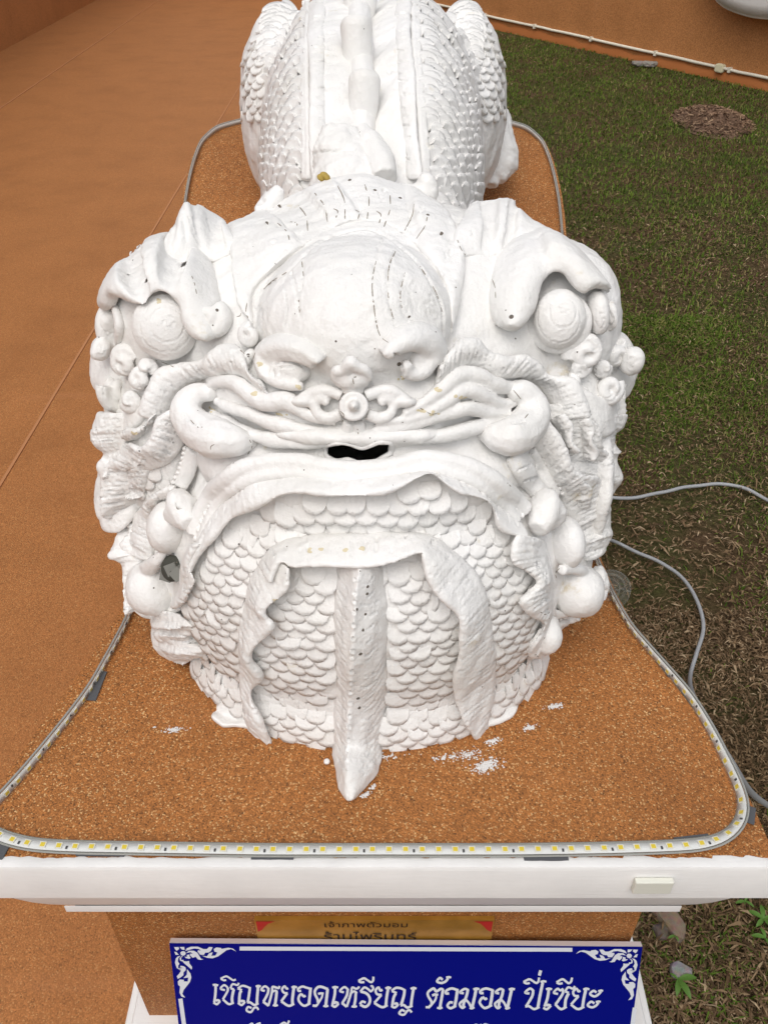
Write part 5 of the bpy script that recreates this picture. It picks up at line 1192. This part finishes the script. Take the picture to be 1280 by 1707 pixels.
# soil mound
mc = atZ(1186, 203, 0); V = []; Fc = []; nr, na = 16, 48
for i in range(nr + 1):
    for j in range(na):
        r = i / nr; a = 2 * math.pi * j / na; w1 = 1 + .10 * math.sin(3 * a + 1) + .06 * math.sin(7 * a)
        V.append((mc.x + .29 * r * w1 * math.cos(a), mc.y + .42 * r * w1 * math.sin(a), .085 * (1 - r ** 2) ** 1.2 * (1 + .25 * math.sin(9 * r + 5 * a)) - .012 + random.uniform(-.006, .006)))
for i in range(nr):
    for j in range(na): a = i * na + j; b = i * na + (j + 1) % na; Fc.append((a, a + na, b + na, b))
BRN = M('brown_mound_soil', (.19, .115, .075), .95); lk(BRN, bump(BRN, noise(BRN, gpos(BRN), 55, 5, .7).outputs[0], .9, .03), bsdf(BRN).inputs['Normal'])
mo = put('soil_mound', mesh_of('soil_mound', V, Fc, False), BRN); tag(mo, 'low heap of reddish brown soil and chips out on the lawn', 'soil heap')
n = 1800; r = np.sqrt(RNG.random(n)) * .98; a = RNG.random(n) * 6.283; L = RNG.uniform(.012, .035, n); ph = RNG.random(n) * 6.283
c0_ = np.stack([mc.x + .29 * r * np.cos(a), mc.y + .42 * r * np.sin(a), .085 * (1 - r ** 2) ** 1.2 + RNG.uniform(-.005, .012, n)], 1); d = np.stack([np.cos(ph), np.sin(ph), RNG.normal(0, .3, n)], 1) * L[:, None] / 2; sd = np.stack([-np.sin(ph), np.cos(ph), RNG.normal(0, .3, n)], 1) * (L * .14)[:, None]
V = np.stack([c0_ - d - sd, c0_ + d - sd, c0_ + d + sd, c0_ - d + sd], 1).reshape(-1, 3); tag(put('mound_chip', quick('mound_chip', V, np.arange(4 * n).reshape(-1, 4)), island_mat('mound_chips', [(0, (.12, .07, .045)), (.6, (.21, .13, .085)), (1, (.34, .24, .16))]), mo), kind='stuff')
# stones and weeds
def rock(px, py, sx, sy, sz, rot, col, label, z=.0):
    p = atZ(px, py, z); bm = bmesh.new(); bmesh.ops.create_icosphere(bm, subdivisions=2, radius=1); 
    for v in bm.verts:
        q = v.co; s_ = 1 + .18 * math.sin(4 * q.x + px) * math.cos(3 * q.y + py) + random.uniform(-.05, .05)
        q = Vector((math.copysign(abs(q.x) ** .7, q.x), math.copysign(abs(q.y) ** .7, q.y), math.copysign(abs(q.z) ** .7, q.z))) * s_; v.co = RZ(rot) @ Vector((q.x * sx, q.y * sy, q.z * sz)) + p + Vector((0, 0, sz * .5))
    me = bpy.data.meshes.new('stone'); bm.to_mesh(me); bm.free(); m = M('stone_' + str(px), col, .85); nn = noise(m, gpos(m), 90, 5); lk(m, mix(m, .5, tuple(col), mix(m, 1.0, tuple(col), nn.outputs['Color'], 'OVERLAY')), bsdf(m).inputs['Base Color']); lk(m, bump(m, nn.outputs[0], .6, .004), bsdf(m).inputs['Normal'])
    return tag(put('stone', me, m), label, 'stone')
rock(1112, 1532, .020, .046, .016, 25, (.20, .145, .105), 'long flat brown stone in the soil just under the pedestal corner')
rock(1099, 1556, .014, .016, .010, 0, (.11, .085, .07), 'small dark brown stone beside the long flat brown stone')
rock(1134, 1624, .020, .015, .013, -20, (.24, .23, .22), 'pale grey stone lying behind the small green weed')
rock(1063, 108, .055, .05, .022, 10, (.22, .20, .18), 'grey flat stone on the lawn near the wall, left one of the pair', .01)
rock(1082, 109, .07, .05, .024, -8, (.25, .23, .20), 'grey flat stone on the lawn near the wall, right one of the pair', .01)
LEAF = M('weed_leaf_green', (.075, .16, .022), .5, .3)
def weed(px, py, leaves, label, size=1.0):
    p = atZ(px, py, .0); e_ = empty('weed', p); tag(e_, label, 'weed')
    MB().tube([p + Vector((0, 0, -.01)), p + Vector((.001, 0, .008)), p + Vector((.0, .002, .016))], [.0016, .0014, .001], None, 6).build('stem', LEAF, e_, True)
    for a, L in leaves:
        a = math.radians(a); d = Vector((math.cos(a), math.sin(a), .18)); sd = Vector((-math.sin(a), math.cos(a), 0)); V = []; Fc = []; L *= size
        for i in range(7):
            t = i / 6; w_ = L * .17 * math.sin(math.pi * min(1, t * .93 + .05)) ** .8; c = p + Vector((0, .002, .016)) + d * L * t + Vector((0, 0, -.5 * L * t * t + .3 * L * t)); V += [c - sd * w_ + Vector((0, 0, w_ * .35)), c, c + sd * w_ + Vector((0, 0, w_ * .35))]
        for i in range(6):
            for k in range(2): q = i * 3 + k; Fc.append((q, q + 1, q + 4, q + 3))
        put('leaf', mesh_of('leaf', V, Fc), LEAF, e_)
weed(1127, 1641, [(5, .034), (-68, .036), (-110, .030), (140, .016)], 'small green weed with long leaves growing beside the pale grey stone')
weed(1122, 1568, [(20, .020), (200, .016), (-70, .012)], 'tiny green weed with rounded leaves touching the long flat brown stone')
weed(1238, 1511, [(60, .022), (190, .02), (-40, .018)], 'small green sprig in the soil below the slab edge')
weed(1268, 1540, [(80, .028), (150, .03), (-60, .03), (220, .024), (10, .02)], 'bushy green weed at the far right below the slab corner')
weed(1272, 1572, [(100, .02), (170, .026), (-80, .022)], 'green seedling right beneath the bushy weed at far right')
# plaster dust and crumbs on the slab
DUST = M('plaster_dust', (.66, .64, .62), .9)
def dust(patches):
    C_ = []; Sz = []
    for px, py, rx, ry, n, mx_ in patches:
        for _ in range(n):
            a = random.random() * 6.283; r = random.gauss(0, .5); C_.append(atZ(px + rx * r * math.cos(a) - ry * .4 * r * math.sin(a), py + ry * r * math.sin(a) - rx * .10 * r * math.cos(a), .8008)); Sz.append(mx_ * random.uniform(.3, 1))
    V = []; Fc = []
    for p, s_ in zip(C_, Sz):
        b = len(V); a0 = random.random() * 6
        for k in range(5): V.append(p + Vector((s_ * math.cos(a0 + 1.2566 * k) * random.uniform(.6, 1.1), s_ * math.sin(a0 + 1.2566 * k) * random.uniform(.6, 1.1), 0)))
        V.append(p + Vector((0, 0, s_ * .5)))
        Fc += [(b + k, b + (k + 1) % 5, b + 5) for k in range(5)]
    return put('plaster_dust', mesh_of('plaster_dust', V, Fc, False), DUST)
tag(dust([(810, 1276, 26, 13, 420, .0017), (780, 1258, 40, 14, 160, .0013), (925, 1177, 16, 5, 130, .0016), (882, 1213, 14, 6, 110, .0016), (292, 1216, 20, 6, 160, .0013), (258, 1212, 5, 2, 12, .0014), (610, 1325, 12, 5, 60, .0018), (622, 1312, 6, 6, 25, .002), (820, 1235, 14, 6, 60, .002), (740, 1262, 25, 5, 40, .002), (640, 1262, 60, 6, 60, .0016)]), kind='stuff')
for k, (px, py, r_) in enumerate([(545, 1272, .0036)]):
    p = atZ(px, py, .8005); mb = MB().ell(p + Vector((0, 0, r_ * .8)), (r_, r_, r_ * .85), None, 10, 8); tag(mb.build('plaster_pellet', PL, None, True), 'single round white pellet on the slab just left of the beard ridge tip', 'pellet')
# flake of gilding left on the neck
mb = MB()
for (x, y, r_) in ((540, 292, .006), (535, 296, .004), (545, 296, .004)): blob(mb, x, y, 7, 5, .004, .02, random.uniform(0, 90), None)
put('gilt_flake', mb.mesh('gilt_flake', False), M('old_gilding', (.40, .28, .06), .6), head)
# ------------------------------------------------------------------ pale scaled tail against the wall, upper right
tail = empty('scaled_tail', on_wall(1300, 0, .1)); tag(tail, 'part of a second white scaled statue against the wall in the top right corner', 'statue')
pts = [(1190, -110), (1200, -40), (1218, -4), (1245, 13), (1290, 24), (1340, 20), (1400, -20)]
rim = [on_wall(x, y, .16) for x, y in res(pts, 50)]; MB().tube(rim, .022, None, 10).build('rim', PL, tail, True)
cen_ = on_wall(1310, -130, .02); V = [cen_ + wn_ * .30]; Fc = []
for i in range(1, 9):
    for p in rim: q = cen_.lerp(p, i / 8); V.append(q + wn_ * (.16 * math.cos(i / 8 * 1.5) + .02))
N_ = len(rim)
for j in range(N_ - 1): Fc.append((0, 1 + j, 2 + j))
for i in range(7):
    for j in range(N_ - 1): a = 1 + i * N_ + j; Fc.append((a, a + N_, a + N_ + 1, a + 1))
bk_ = len(V)
for p in rim: V.append(p - wn_ * .17)
for j in range(N_ - 1): a = 1 + 7 * N_ + j; Fc.append((a, bk_ + j, bk_ + j + 1, a + 1))
put('tail_body', mesh_of('tail_body', V, Fc), PL, tail)
TS = scale_mesh('tail_scale', .075, .07, .012); TS.materials.append(PL)
for r_ in range(4):
    for k in range(9):
        x, y = 1222 + k * 13 + (r_ % 2) * 6, 8 - r_ * 11 + k * 1.6
        if y > np.interp(x, [1218, 1245, 1290, 1340], [-4, 13, 24, 20]) - 11: continue
        o = bpy.data.objects.new('scale', TS); COL.objects.link(o); o.parent = tail; z_ = Vector((0, 0, 1)); xax = z_.cross(wn_).normalized()
        o.matrix_local = Matrix.Translation(on_wall(x, y, .155) - tail.location) @ Matrix((xax, z_, wn_)).transposed().to_4x4()
